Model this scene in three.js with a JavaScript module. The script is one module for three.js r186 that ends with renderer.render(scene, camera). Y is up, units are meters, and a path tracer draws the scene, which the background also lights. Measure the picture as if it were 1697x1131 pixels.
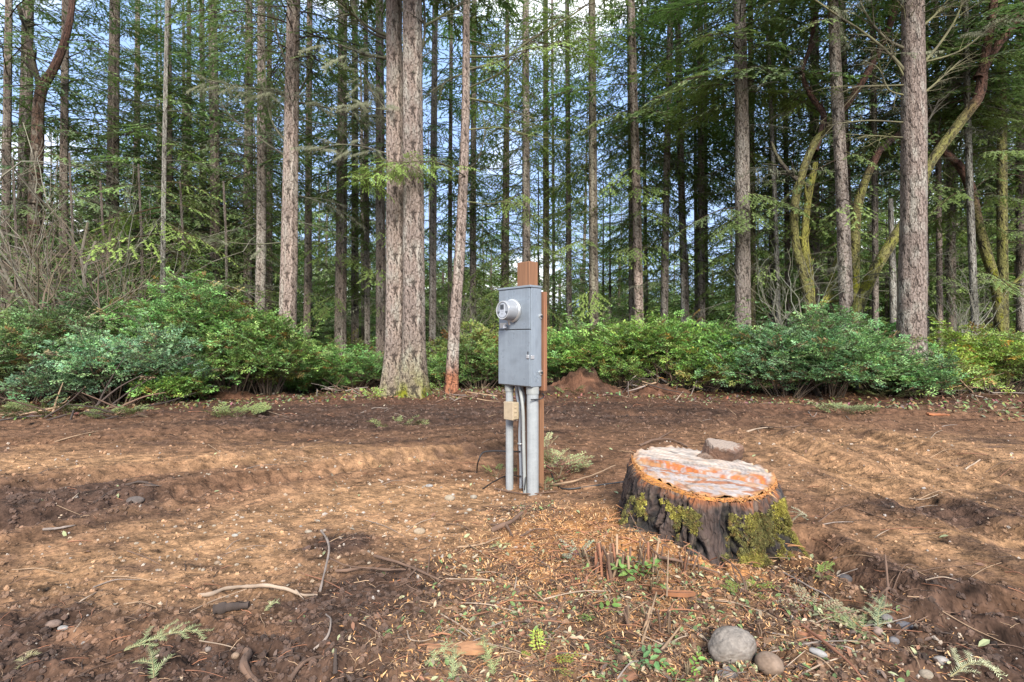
import * as THREE from 'three';
import { RoundedBoxGeometry } from 'three/addons/geometries/RoundedBoxGeometry.js';
import { mergeGeometries } from 'three/addons/utils/BufferGeometryUtils.js';

// ---------------------------------------------------------------- camera, sky, sun, exposure
const EYE = 1.12, F = 850, CX = 848.5, CY = 565.5;
const scene = new THREE.Scene();
const camera = new THREE.PerspectiveCamera(67.27, 1697 / 1131, 0.05, 3000);
camera.position.set(0, EYE, 0);
camera.lookAt(0, EYE, -10);
const renderer = new THREE.WebGLRenderer({ antialias: true });
renderer.setSize(1024, 682);
renderer.toneMapping = THREE.LinearToneMapping;
renderer.toneMappingExposure = 2.3;
renderer.shadowMap.enabled = true;
const sun = new THREE.DirectionalLight(new THREE.Color().setRGB(1, 0.95, 0.87), 4.1);
sun.position.set(2.6, 11.5, 17);
sun.target.position.set(0, 0, 0);
sun.castShadow = true; sun.shadow.radius = 36;
sun.shadow.mapSize.set(2048, 2048);
Object.assign(sun.shadow.camera, { left: -60, right: 60, top: 60, bottom: -60, far: 160 });
scene.add(sun); scene.add(sun.target);

// ---------------------------------------------------------------- noise and random numbers
const rng = (a) => () => { a |= 0; a = a + 0x6D2B79F5 | 0; let t = Math.imul(a ^ a >>> 15, 1 | a); t = t + Math.imul(t ^ t >>> 7, 61 | t) ^ t; return ((t ^ t >>> 14) >>> 0) / 4294967296; };
const hash = (x, y, z) => { let h = Math.imul(x, 374761393) + Math.imul(y, 668265263) + Math.imul(z, 1440662683) | 0; h = Math.imul(h ^ h >>> 13, 1274126177); h ^= h >>> 16; return (h >>> 0) / 4294967296; };
const mod = (a, n) => ((a % n) + n) % n;
function vn(x, y, z = 0, px = 0, py = 0) {                     // value noise -1..1, optional periods
  const xi = Math.floor(x), yi = Math.floor(y), zi = Math.floor(z);
  let fx = x - xi, fy = y - yi, fz = z - zi;
  fx = fx * fx * fx * (fx * (fx * 6 - 15) + 10); fy = fy * fy * fy * (fy * (fy * 6 - 15) + 10); fz = fz * fz * (3 - 2 * fz);
  const X0 = px ? mod(xi, px) : xi, X1 = px ? mod(xi + 1, px) : xi + 1, Y0 = py ? mod(yi, py) : yi, Y1 = py ? mod(yi + 1, py) : yi + 1;
  const L = (a, b, t) => a + (b - a) * t;
  const s = (zz) => L(L(hash(X0, Y0, zz), hash(X1, Y0, zz), fx), L(hash(X0, Y1, zz), hash(X1, Y1, zz), fx), fy);
  return 2 * (fz === 0 ? s(zi) : L(s(zi), s(zi + 1), fz)) - 1;
}
function fbm(x, y, z = 0, o = 4, px = 0, py = 0) { let s = 0, a = 0.5, f = 1; for (let i = 0; i < o; i++) { s += a * vn(x * f + (px ? 0 : i * 17.3), y * f + (px ? 0 : i * 9.1), z * f, px * f, py * f); a *= 0.5; f *= 2; } return s; }
const clamp = (x, a = 0, b = 1) => Math.min(b, Math.max(a, x));
const sst = (a, b, x) => { const t = clamp((x - a) / (b - a)); return t * t * (3 - 2 * t); };
const lerp = (a, b, t) => a + (b - a) * t;
const mix3 = (a, b, t) => [lerp(a[0], b[0], t), lerp(a[1], b[1], t), lerp(a[2], b[2], t)];
const V = (x, y, z) => new THREE.Vector3(x, y, z);

// ---------------------------------------------------------------- sky
{
  const w = 1024, h = 512, d = new Float32Array(w * h * 4);
  for (let j = 0; j < h; j++) for (let i = 0; i < w; i++) {
    const el = ((j + 0.5) / h - 0.5) * Math.PI, az = ((i + 0.5) / w - 0.5) * 2 * Math.PI;
    const y = Math.sin(el), x = Math.cos(el) * Math.cos(az), z = Math.cos(el) * Math.sin(az);
    let c = mix3([0.42, 0.52, 0.70], [0.17, 0.31, 0.63], Math.pow(Math.max(y, 0), 0.5));
    if (y > 0) {
      const k = 1 / (y + 0.25), n = fbm(x * k * 1.3 + 3.1, z * k * 1.3 + 1.7, 0.3, 6) + 0.22 * fbm(x * k * 5, z * k * 5, 1.7, 4);
      const cl = sst(-0.12, 0.22, n);
      const lit = 0.95 + 0.25 * fbm(x * k * 2.7 + 8, z * k * 2.7, 4.2, 4);
      c = mix3(c, [1.1 * lit, 1.11 * lit, 1.15 * lit], cl * 0.92);
    }
    d.set([c[0], c[1], c[2], 1], (j * w + i) * 4);
  }
  const t = new THREE.DataTexture(d, w, h, THREE.RGBAFormat, THREE.FloatType);
  t.mapping = THREE.EquirectangularReflectionMapping; t.magFilter = THREE.LinearFilter; t.needsUpdate = true;
  scene.background = t; scene.environment = t;
}

// ---------------------------------------------------------------- helpers
const used = new Map();
function numbered(name) { const n = used.get(name) ?? 0; used.set(name, n + 1); return n ? name + '_' + String(n).padStart(3, '0') : name; }
function tag(o, label, category, group, kind) { if (label) o.userData.label = label; if (category) o.userData.category = category; if (group) o.userData.group = group; if (kind) o.userData.kind = kind; return o; }
function thing(name, p, label, category, group) { const g = new THREE.Group(); g.name = numbered(name); g.position.copy(p); scene.add(g); return tag(g, label, category, group); }
function part(name, geo, mat, parent) { const m = new THREE.Mesh(geo, mat); m.name = name; m.castShadow = m.receiveShadow = true; parent.add(m); return m; }
function single(name, geo, mat, p, label, category, group, kind) { const m = part(numbered(name), geo, mat, scene); if (p) m.position.copy(p); return tag(m, label, category, group, kind); }
function instanced(name, geo, mat, ms, cs, parent, kind) {
  const m = new THREE.InstancedMesh(geo, mat, ms.length); m.name = parent === scene ? numbered(name) : name; m.castShadow = m.receiveShadow = true;
  const c = new THREE.Color();
  ms.forEach((q, i) => { m.setMatrixAt(i, q); if (cs) m.setColorAt(i, c.setRGB(cs[i][0], cs[i][1], cs[i][2])); });
  parent.add(m); if (kind) m.userData.kind = kind; return m;
}
class MB {                                                        // collects triangles with vertex colours and uv
  constructor() { this.p = []; this.c = []; this.uv = []; this.i = []; }
  v(x, y, z, c, u = 0, w = 0) { this.p.push(x, y, z); this.c.push(c[0], c[1], c[2]); this.uv.push(u, w); return this.p.length / 3 - 1; }
  tri(a, b, c, col) { const k = this.v(a.x, a.y, a.z, col); this.v(b.x, b.y, b.z, col); this.v(c.x, c.y, c.z, col); this.i.push(k, k + 1, k + 2); }
  tube(pts, rad, sides, col, o = {}) {                            // rad(t), col(t, angle, point) -> rgb
    const n = pts.length, T = [], a = V(0, 0, 0), b = V(0, 0, 0);
    let N = null, first = this.p.length / 3, len = 0;
    const rep = o.tu ? Math.max(1, Math.round(2 * Math.PI * rad(0.3) / o.tu)) : 1;
    for (let k = 0; k < n; k++) {
      const t = k / (n - 1); T[k] = pts[Math.min(k + 1, n - 1)].clone().sub(pts[Math.max(k - 1, 0)]).normalize();
      if (!N) N = (Math.abs(T[0].y) > 0.9 ? V(1, 0, 0) : V(0, 1, 0));
      N = N.clone().sub(T[k].clone().multiplyScalar(N.dot(T[k]))).normalize();
      const B = T[k].clone().cross(N); if (k) len += pts[k].distanceTo(pts[k - 1]);
      for (let s = 0; s <= sides; s++) {
        const th = s / sides * 2 * Math.PI; let r = rad(t);
        a.copy(N).multiplyScalar(Math.cos(th)).addScaledVector(B, Math.sin(th));
        if (o.disp) r += o.disp(t, th, len, r);
        b.copy(pts[k]).addScaledVector(a, r);
        this.v(b.x, b.y, b.z, typeof col === 'function' ? col(t, th, b) : col, s / sides * rep, len / (o.tv ?? 1));
      }
    }
    for (let k = 0; k < n - 1; k++) for (let s = 0; s < sides; s++) { const q = first + k * (sides + 1) + s; this.i.push(q, q + 1, q + sides + 1, q + 1, q + sides + 2, q + sides + 1); }
    if (o.cap) for (const [k, f] of [[0, 1], [n - 1, 0]]) {
      const cc = o.capCol ?? (typeof col === 'function' ? col(k ? 1 : 0, 0, pts[k]) : col), m = this.v(pts[k].x, pts[k].y, pts[k].z, cc), q = first + k * (sides + 1), e = this.p.length / 3;
      for (let s = 0; s <= sides; s++) this.v(this.p[(q + s) * 3], this.p[(q + s) * 3 + 1], this.p[(q + s) * 3 + 2], cc);
      for (let s = 0; s < sides; s++) this.i.push(...(f ? [m, e + s + 1, e + s] : [m, e + s, e + s + 1]));
    }
  }
  geo(smooth = true) {
    const g = new THREE.BufferGeometry();
    g.setAttribute('position', new THREE.Float32BufferAttribute(this.p, 3)); g.setAttribute('color', new THREE.Float32BufferAttribute(this.c, 3)); g.setAttribute('uv', new THREE.Float32BufferAttribute(this.uv, 2));
    g.setIndex(this.i); g.computeVertexNormals(); return g;
  }
}
const spline = (pts, n) => new THREE.CatmullRomCurve3(pts, false, 'centripetal').getPoints(n);
function tex(w, h, fn, srgb) {                                    // fn(u, v) -> grey or [r, g, b], 0..1
  const d = new Uint8Array(w * h * 4);
  for (let j = 0; j < h; j++) for (let i = 0; i < w; i++) { const c = fn((i + 0.5) / w, (j + 0.5) / h), a = c.length ? c : [c, c, c]; for (let k = 0; k < 3; k++) d[(j * w + i) * 4 + k] = clamp(a[k]) * 255; d[(j * w + i) * 4 + 3] = 255; }
  const t = new THREE.DataTexture(d, w, h); t.wrapS = t.wrapT = THREE.RepeatWrapping; t.magFilter = THREE.LinearFilter; if (srgb) t.colorSpace = THREE.SRGBColorSpace; t.needsUpdate = true; return t;
}
const std = (o) => new THREE.MeshStandardMaterial({ roughness: 0.9, ...o });
const rgb = (r, g, b) => new THREE.Color().setRGB(r, g, b);
const M = {};
// bark: deep vertical furrows between flat scaly plates
const barkH = (u, v) => {
  const w = 0.55 * vn(u * 8, v * 6, 2, 8, 6) + 0.3 * vn(u * 16, v * 14, 3, 16, 14);
  const r1 = Math.abs(fbm(u * 12 + w, v * 4, 5, 2, 0, 4) * 0 + vn(u * 13 + w, v * 4, 5, 13, 4)), r2 = Math.abs(vn(u * 26 + w * 2, v * 8, 9, 26, 8)), r3 = Math.abs(vn(u * 48 + w * 3, v * 18, 11, 48, 18));
  return clamp(0.2 + 0.34 * sst(0, 0.5, r1) + 0.3 * sst(0, 0.5, r2) + 0.14 * sst(0, 0.5, r3) + 0.3 * fbm(u * 40, v * 22, 3, 4, 40, 22));
};
M.barkBump = tex(512, 512, barkH);
M.barkMap = tex(512, 512, (u, v) => { const h = barkH(u, v), n = 0.5 + 0.5 * fbm(u * 30, v * 12, 7, 3, 30, 12), k = lerp(0.42, 1.0, sst(0.2, 0.9, h)) * (0.75 + 0.5 * n); return [k, k * lerp(0.93, 1, h), k * lerp(0.88, 1, h)]; }, true);
M.bark = std({ map: M.barkMap, bumpMap: M.barkBump, bumpScale: 0.035, vertexColors: true, roughness: 0.95 });
M.smoothBark = std({ bumpMap: M.barkBump, bumpScale: 0.008, vertexColors: true, roughness: 0.8 });
M.wood = std({ vertexColors: true, roughness: 0.9, color: rgb(0.6, 0.6, 0.6) });
M.needle = new THREE.MeshPhysicalMaterial({ vertexColors: true, roughness: 0.8, side: THREE.DoubleSide, transmission: 0.5, thickness: 0, specularIntensity: 0.3 });
M.leaf = new THREE.MeshPhysicalMaterial({ vertexColors: true, roughness: 0.6, side: THREE.DoubleSide, transmission: 0.35, thickness: 0, specularIntensity: 0.7 });
M.plain = std({ vertexColors: true, side: THREE.DoubleSide, roughness: 0.95 });

// ---------------------------------------------------------------- ground shape
const flat = (px, py) => { const d = F * EYE / (py - CY); return [(px - CX) / F * d, -d]; };
const STUMP = V(1.11, 0, -3.02);
const segs = (l) => l.map((q) => flat(q[0], q[1]));
const RUTS = [
  { p: segs([[-140, 905], [200, 838], [450, 800], [640, 770], [860, 748]]), w: 0.15, d: 0.05 },
  { p: segs([[-140, 850], [200, 795], [480, 763], [700, 742], [860, 730]]), w: 0.17, d: 0.035 },
  { p: segs([[-60, 745], [300, 722], [600, 708], [830, 697], [1100, 690], [1400, 700]]), w: 0.22, d: 0.045 },
  { p: segs([[-60, 716], [400, 690], [830, 676], [1300, 680], [1700, 700]]), w: 0.22, d: 0.04 },
  { p: segs([[1240, 712], [1420, 790], [1560, 850], [1760, 930]]), w: 0.17, d: 0.045 },
  { p: segs([[1280, 690], [1480, 740], [1640, 785], [1800, 830]]), w: 0.18, d: 0.045 },
  { p: segs([[1340, 900], [1450, 975], [1560, 1010], [1760, 1040]]), w: 0.10, d: 0.06 },
];
function toLine(p, x, z) {
  let best = 1e9, al = 0, run = 0;
  for (let k = 0; k < p.length - 1; k++) {
    const [ax, az] = p[k], dx = p[k + 1][0] - ax, dz = p[k + 1][1] - az, L = Math.hypot(dx, dz), t = clamp(((x - ax) * dx + (z - az) * dz) / (L * L));
    const ex = x - ax - t * dx, ez = z - az - t * dz, e = Math.hypot(ex, ez);
    if (e < best) { best = e; al = run + t * L; } run += L;
  }
  return [best, al];
}
const blob = (px, py, r, sx = 1) => { const [x, z] = flat(px, py); return { x, z, r, sx }; };
const at = (b, x, z) => Math.exp(-(((x - b.x) / b.sx) ** 2 + (z - b.z) ** 2) / (b.r * b.r));
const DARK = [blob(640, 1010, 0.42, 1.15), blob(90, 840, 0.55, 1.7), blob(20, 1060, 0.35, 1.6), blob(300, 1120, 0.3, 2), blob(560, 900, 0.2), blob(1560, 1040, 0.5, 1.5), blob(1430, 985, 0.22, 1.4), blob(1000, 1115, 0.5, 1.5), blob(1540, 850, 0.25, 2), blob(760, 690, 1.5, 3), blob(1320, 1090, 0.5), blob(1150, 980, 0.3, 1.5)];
const TAN = [blob(480, 880, 0.75, 1.7), blob(700, 830, 0.6, 1.2), blob(270, 960, 0.4, 1.6), blob(560, 760, 0.5, 2.4), blob(100, 770, 0.5, 2.5), blob(1600, 790, 0.8, 1.8), blob(1420, 740, 0.8, 1.8), blob(1650, 900, 0.4, 1.6)];
const SAW = [blob(985, 880, 0.28, 1.3), blob(1040, 915, 0.3, 1.3), blob(1010, 935, 0.25, 1.3), blob(1220, 935, 0.22, 1.5), blob(890, 920, 0.25, 1.2), blob(1000, 960, 0.25, 1.3)];
const LIT = [blob(900, 960, 0.32, 1.2), blob(830, 1080, 0.28, 1.2), blob(1000, 1040, 0.35, 1.2), blob(1180, 1000, 0.3, 1.2), blob(1330, 1010, 0.28), blob(1100, 1110, 0.4, 1.4), blob(870, 850, 0.2, 1.0)];
const sum = (l, x, z) => { let s = 0; for (const b of l) s += at(b, x, z); return Math.min(1, s); };
function streak(x, z) {                                              // fine furrows drawn out along the nearest track
  let best = 1e9, al = 0; for (const q of RUTS) { const [e, a] = toLine(q.p, x, z); if (e < best) { best = e; al = a + q.w * 70; } }
  return best > 1.3 ? 0 : sst(1.3, 0.3, best) * fbm(al * 0.9, best * 15, 3, 4);
}
function ground(x, z) {
  const r = Math.hypot(x, z), far = sst(16, 60, r), edge = sst(9.3, 10.8, -z + 0.5 * fbm(x * 0.7, 4, 0, 2));
  let y = 0.07 * fbm(x * 0.35, z * 0.5 + 5, 0, 3) * sst(1.5, 6, r) + 0.02 * fbm(x * 1.6, z * 1.6, 3, 3);
  y += 0.05 * Math.exp(-((x - STUMP.x + 0.5) ** 2 + (z - STUMP.z + 0.1) ** 2) / 0.25) - 0.03 * Math.exp(-((x - STUMP.x - 0.1) ** 2 + (z - STUMP.z - 0.5) ** 2) / 0.25);
  y += 0.11 * Math.exp(-(((x - 0.62) / 0.36) ** 2 + ((z + 2.62) / 0.24) ** 2)) * (0.8 + 0.6 * fbm(x * 5, z * 5, 17, 3));
  y -= 0.05 * Math.exp(-((x + 0.02) ** 2 + (z + 4.0) ** 2) / 0.4);
  y += 0.12 * Math.exp(-((-z - 10.7) ** 2) / 0.5) * (0.5 + fbm(x * 1.1, z * 1.1, 7, 3)) + 0.25 * edge * fbm(x * 0.2, z * 0.2, 8, 2);
  if (r < 16) {
    for (const q of RUTS) {
      const [e, al] = toLine(q.p, x, z);
      if (e < 0.7) {
        const k = e / q.w; y += 1.45 * q.d * (-Math.exp(-k * k) + 0.7 * Math.exp(-((k - 1.7) ** 2) * 1.6)) * (0.75 + 0.5 * fbm(al * 1.3, 2, q.w * 50, 2));
        y += 0.013 * Math.exp(-k * k * 0.6) * Math.sin(al * 55 + 2 * vn(x * 2, z * 2)) * sst(-0.1, 0.25, vn(al * 0.7, q.d * 90, 3));
      }
    }
    y += 0.012 * streak(x, z);
    const dk = sum(DARK, x, z), rough = 0.35 + 0.6 * dk + 0.5 * sst(-0.1, 0.3, fbm(x * 0.8 + 9, z * 1.2, 2, 3)) + 0.8 * edge;
    const a = fbm(x * 4.3, z * 5.2, 1, 4), b = fbm(x * 13, z * 15, 2, 3), c = vn(x * 42, z * 46, 3);
    const e1 = vn(x * 24 + 1.5 * b, z * 27, 6);
    y += rough * (0.04 * (Math.abs(a) - 0.12) + 0.024 * Math.max(-0.2, b)) + (0.35 + 0.65 * rough) * (0.007 * Math.abs(e1) + 0.0045 * c);
  }
  return y * (1 - far);
}
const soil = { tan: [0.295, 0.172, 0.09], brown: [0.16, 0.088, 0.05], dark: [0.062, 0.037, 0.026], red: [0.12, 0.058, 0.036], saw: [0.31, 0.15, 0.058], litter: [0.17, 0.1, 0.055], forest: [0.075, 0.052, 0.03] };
function soilColor(x, z, y) {
  const n1 = fbm(x * 0.55 + 3, z * 1.6, 11, 4), n2 = fbm(x * 1.9, z * 4.6, 12, 4), n3 = fbm(x * 11, z * 13, 13, 3);
  let c = mix3(soil.brown, soil.tan, clamp(1.25 * sum(TAN, x, z) + 0.55 * n1 + 0.5 * n2 - 0.02));
  const band = sst(6.6, 9.0, -z + 0.8 * n1) * (1 - sst(30, 50, -z));
  c = mix3(c, soil.red, 0.75 * band + 0.25 * sst(0.05, 0.35, n2) * (1 - band));
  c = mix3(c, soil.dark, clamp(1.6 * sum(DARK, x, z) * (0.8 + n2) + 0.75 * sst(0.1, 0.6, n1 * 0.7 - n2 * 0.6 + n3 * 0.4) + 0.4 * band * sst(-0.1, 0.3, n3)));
  c = mix3(c, soil.litter, 0.7 * clamp(sum(LIT, x, z) * (0.8 + 0.9 * n3)));
  c = mix3(c, soil.saw, clamp(sum(SAW, x, z) * (0.55 + 1.2 * n3 + 0.6 * n2)));
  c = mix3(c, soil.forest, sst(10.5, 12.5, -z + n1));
  const k = 1 + (z < -1 && z > -12 && Math.abs(x) < 12 ? 0.6 * streak(x, z) : 0) + 0.5 * n3 + 0.28 * vn(x * 37, z * 41, 5) - 0.5 * sst(0.2, 0.7, fbm(x * 8 + 4, z * 22, 15, 4));
  return [c[0] * k, c[1] * k, c[2] * k];
}
const hit = (px, py, lift = 0) => { let d = F * EYE / (py - CY), x = 0; for (let k = 0; k < 8; k++) { x = (px - CX) / F * d; d = lerp(d, F * (EYE - ground(x, -d)) / (py - CY), 0.7); } x = (px - CX) / F * d; return V(x, ground(x, -d) + lift, -d); };
const at3 = (px, py, d) => V((px - CX) / F * d, EYE - (py - CY) / F * d, -d);
const onGround = (x, z, lift = 0) => V(x, ground(x, z) + lift, z);
{
  const A = [], R = [];
  for (let k = 0; k <= 640; k++) A.push(lerp(-58, 58, k / 640));
  for (let k = 1; k < 50; k++) A.push(lerp(58, 302, k / 50));
  for (let k = 0; k < 14; k++) R.push(lerp(0.02, 1.45, k / 14));
  for (let k = 0; k <= 400; k++) R.push(1.45 * Math.pow(13 / 1.45, k / 400));
  for (let k = 1; k <= 60; k++) R.push(13 * Math.pow(1800 / 13, k / 60));
  const m = new MB(), n = A.length;
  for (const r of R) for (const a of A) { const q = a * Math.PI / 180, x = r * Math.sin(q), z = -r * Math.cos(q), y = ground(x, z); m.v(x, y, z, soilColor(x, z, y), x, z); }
  for (let j = 0; j < R.length - 1; j++) for (let i = 0; i < n; i++) { const a = j * n + i, b = j * n + (i + 1) % n; m.i.push(a, b, a + n, b, b + n, a + n); }
  const gh = (u, v) => clamp(0.5 + 0.55 * fbm(u * 14, v * 14, 1, 5, 14, 14) + 0.3 * Math.max(0, vn(u * 60, v * 60, 4, 60, 60) - 0.2));
  const map = tex(1024, 1024, (u, v) => { const h = gh(u, v), n = fbm(u * 90, v * 90, 6, 3, 90, 90), k = 0.66 + 0.5 * (h - 0.5) + 0.3 * n; return [k * 1.02, k, k * 0.96]; });
  const bump = tex(1024, 1024, gh);
  for (const t of [map, bump]) t.repeat.set(1 / 0.8, 1 / 0.8);
  M.soil = new THREE.MeshPhysicalMaterial({ map, bumpMap: bump, bumpScale: 0.02, vertexColors: true, roughness: 1, specularIntensity: 0.25, color: rgb(1.2, 1.2, 1.22) });
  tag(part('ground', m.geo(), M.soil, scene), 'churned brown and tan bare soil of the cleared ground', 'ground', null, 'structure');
}

// ---------------------------------------------------------------- foliage pieces shared by all trees and shrubs
const WOOD = [0.075, 0.052, 0.036];
function needleRow(m, a, b, up, o, R) {                            // saw-edged spray of needles along a twig
  const t = b.clone().sub(a), L = t.length(); if (L < 1e-4) return; t.multiplyScalar(1 / L);
  const side = t.clone().cross(up).normalize(), n = Math.max(2, Math.round(L / o.step)), w = o.step * 0.62;
  for (let k = 0; k < n; k++) for (const s of [-1, 1]) {
    const p = a.clone().addScaledVector(t, (k + 0.5) / n * L), l = o.nl * (0.75 + 0.5 * R()) * (1 - 0.45 * (k / n)), g = 0.75 + 0.55 * R() + 0.25 * k / n;
    const tip = p.clone().addScaledVector(side, s * l).addScaledVector(t, l * 0.65).addScaledVector(up, (R() - 0.35) * l * 0.5);
    m.tri(p.clone().addScaledVector(t, -w), p.clone().addScaledVector(t, w), tip, [o.c[0] * g, o.c[1] * g, o.c[2] * g]);
  }
}
function makeBough(seed, o) {                                      // 1 live fir bough along +x, about 2.4 m long
  const R = rng(seed), m = new MB(), L = o.len ?? 2.4, axis = [];
  const y = (t) => (o.rise ?? 0.1) * t * L - (o.sag ?? 0.28) * t * t * L;
  for (let k = 0; k <= 8; k++) { const t = k / 8; axis.push(V(t * L, y(t) + 0.02 * (R() - 0.5), 0.12 * Math.sin(t * 3 + seed) * t)); }
  m.tube(axis, (t) => lerp(0.018, 0.004, t), 3, WOOD);
  const crv = new THREE.CatmullRomCurve3(axis), n = o.nSec ?? 20, UP = V(0, 1, 0);
  for (let k = 0; k < n; k++) {
    const t = lerp(o.bare ?? 0.18, 0.99, (k + 0.6 * R()) / n), s = k % 2 ? 1 : -1, p = crv.getPoint(t);
    const len = (o.sec ?? 0.85) * (0.35 + 0.8 * Math.sin(Math.PI * Math.min(0.98, 0.22 + 0.72 * t))) * (0.55 + 0.6 * R());
    if (R() < (o.miss ?? 0.12)) continue;
    const an = lerp(1.2, 0.5, t) + 0.25 * (R() - 0.5), dir = V(Math.cos(an), -0.1 - 0.25 * R(), s * Math.sin(an)).normalize(), sub = [];
    for (let q = 0; q <= 4; q++) sub.push(p.clone().addScaledVector(dir, len * q / 4).add(V(0, -(o.droop ?? 0.22) * len * (q / 4) ** 2, 0)));
    m.tube(sub, (u) => lerp(0.007, 0.002, u), 3, WOOD);
    const sc = new THREE.CatmullRomCurve3(sub), nt = Math.max(3, Math.round(len / (o.gap ?? 0.085)));
    for (let q = 0; q < nt; q++) {
      const u = (q + R() * 0.6) / nt, b = sc.getPoint(u), tl = (o.twig ?? 0.2) * (1 - 0.55 * u) * (0.6 + 0.7 * R()), d2 = dir.clone();
      d2.applyAxisAngle(UP, (q % 2 ? 1 : -1) * (0.75 + 0.4 * R())); d2.y -= 0.1 + (o.hang ?? 0.25) * R(); d2.normalize();
      if (u > (o.from ?? 0.1)) needleRow(m, b, b.clone().addScaledVector(d2, tl), UP, o, R);
    }
    needleRow(m, sc.getPoint(0.35), sub[4], UP, o, R);
  }
  return m.geo();
}
const NG = { step: 0.045, nl: 0.042, c: [0.155, 0.235, 0.078] };
const BOUGH = [1, 2, 3, 4].map((s) => makeBough(s * 77, { ...NG, sag: 0.2 + 0.06 * s }));
const BOUGHS_THIN = [5, 6, 7].map((s) => makeBough(s * 91, { ...NG, nSec: 14, miss: 0.25, sec: 0.75, gap: 0.13, twig: 0.17, sag: 0.3, hang: 0.5, bare: 0.3 }));
const BOUGH_FAR = [8, 9].map((s) => makeBough(s * 53, { ...NG, c: [0.175, 0.25, 0.09], step: 0.075, nl: 0.06, nSec: 16, gap: 0.15, twig: 0.28 }));
function makeDead(seed, o = {}) {                                  // 1 bare dead branch along +x, about 1.8 m long
  const R = rng(seed), m = new MB(), L = 1.8, axis = [];
  for (let k = 0; k <= 7; k++) { const t = k / 7; axis.push(V(t * L, (o.up ?? 0.1) * t * L - (o.sag ?? 0.3) * t * t * L + 0.05 * (R() - 0.5) * t, 0.2 * t * (R() - 0.5))); }
  const col = (t) => mix3([0.085, 0.07, 0.052], [0.15, 0.155, 0.1], clamp((o.moss ?? 0.3) + 0.5 * R()));
  m.tube(axis, (t) => lerp(0.014, 0.003, t), 4, col);
  const c = new THREE.CatmullRomCurve3(axis);
  for (let k = 0; k < (o.n ?? 14); k++) {
    const p = c.getPoint(0.15 + 0.83 * R()), d = V(0.4 + 0.6 * R(), -0.35 + 0.4 * R(), (R() < 0.5 ? -1 : 1) * (0.3 + 0.7 * R())).normalize(), l = 0.15 + 0.45 * R(), q = [p];
    for (let j = 1; j <= 3; j++) q.push(q[j - 1].clone().addScaledVector(d, l / 3).add(V(0.03 * (R() - 0.5), -0.05 * j * l, 0.04 * (R() - 0.5))));
    m.tube(q, (t) => lerp(0.005, 0.0015, t), 3, col);
    for (let j = 0; j < 3; j++) { const e = q[1 + (j % 3)], dd = V(R() - 0.2, -0.5 * R(), R() - 0.5).normalize(); m.tube([e, e.clone().addScaledVector(dd, 0.08 + 0.16 * R())], () => 0.002, 3, col); }
    if (o.lichen) for (let j = 0; j < o.lichen; j++) {
      const e = q[(R() * 3) | 0].clone().lerp(q[3], R() * 0.6), l2 = 0.04 + 0.1 * R(), g = 0.75 + 0.5 * R();
      m.tri(e, e.clone().add(V(0.02 * R(), -0.006, 0.02 * (R() - 0.5))), e.clone().add(V(0.03 * (R() - 0.5), -l2, 0.03 * (R() - 0.5))), [0.2 * g, 0.21 * g, 0.13 * g]);
    }
  }
  return m.geo();
}
const DEAD = [makeDead(11), makeDead(12, { up: 0.3, sag: 0.35 }), makeDead(13, { up: -0.1, sag: 0.15, moss: 0.5 }), makeDead(14, { lichen: 5, moss: 0.4 })];
const LICHEN_BRANCH = makeDead(15, { lichen: 26, n: 24, up: 0.05, sag: 0.15, moss: 0.6 });
function leafAt(m, p, dir, up, l, w, c) {                           // a folded pointed leaf of six triangles
  const s = dir.clone().cross(up).normalize(), u = s.clone().cross(dir).normalize();
  const q = (f, e, h) => p.clone().addScaledVector(dir, l * f).addScaledVector(s, w * e).addScaledVector(u, l * h);
  const b = q(0, 0, 0), m1 = q(0.45, 0, 0.0), t = q(1, 0, -0.08), l1 = q(0.3, 0.42, 0.06), l2 = q(0.66, 0.36, 0.03), r1 = q(0.3, -0.42, 0.06), r2 = q(0.66, -0.36, 0.03);
  m.tri(b, l1, m1, c); m.tri(l1, l2, m1, c); m.tri(l2, t, m1, c); m.tri(b, m1, r1, c); m.tri(r1, m1, r2, c); m.tri(r2, m1, t, c);
}
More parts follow.
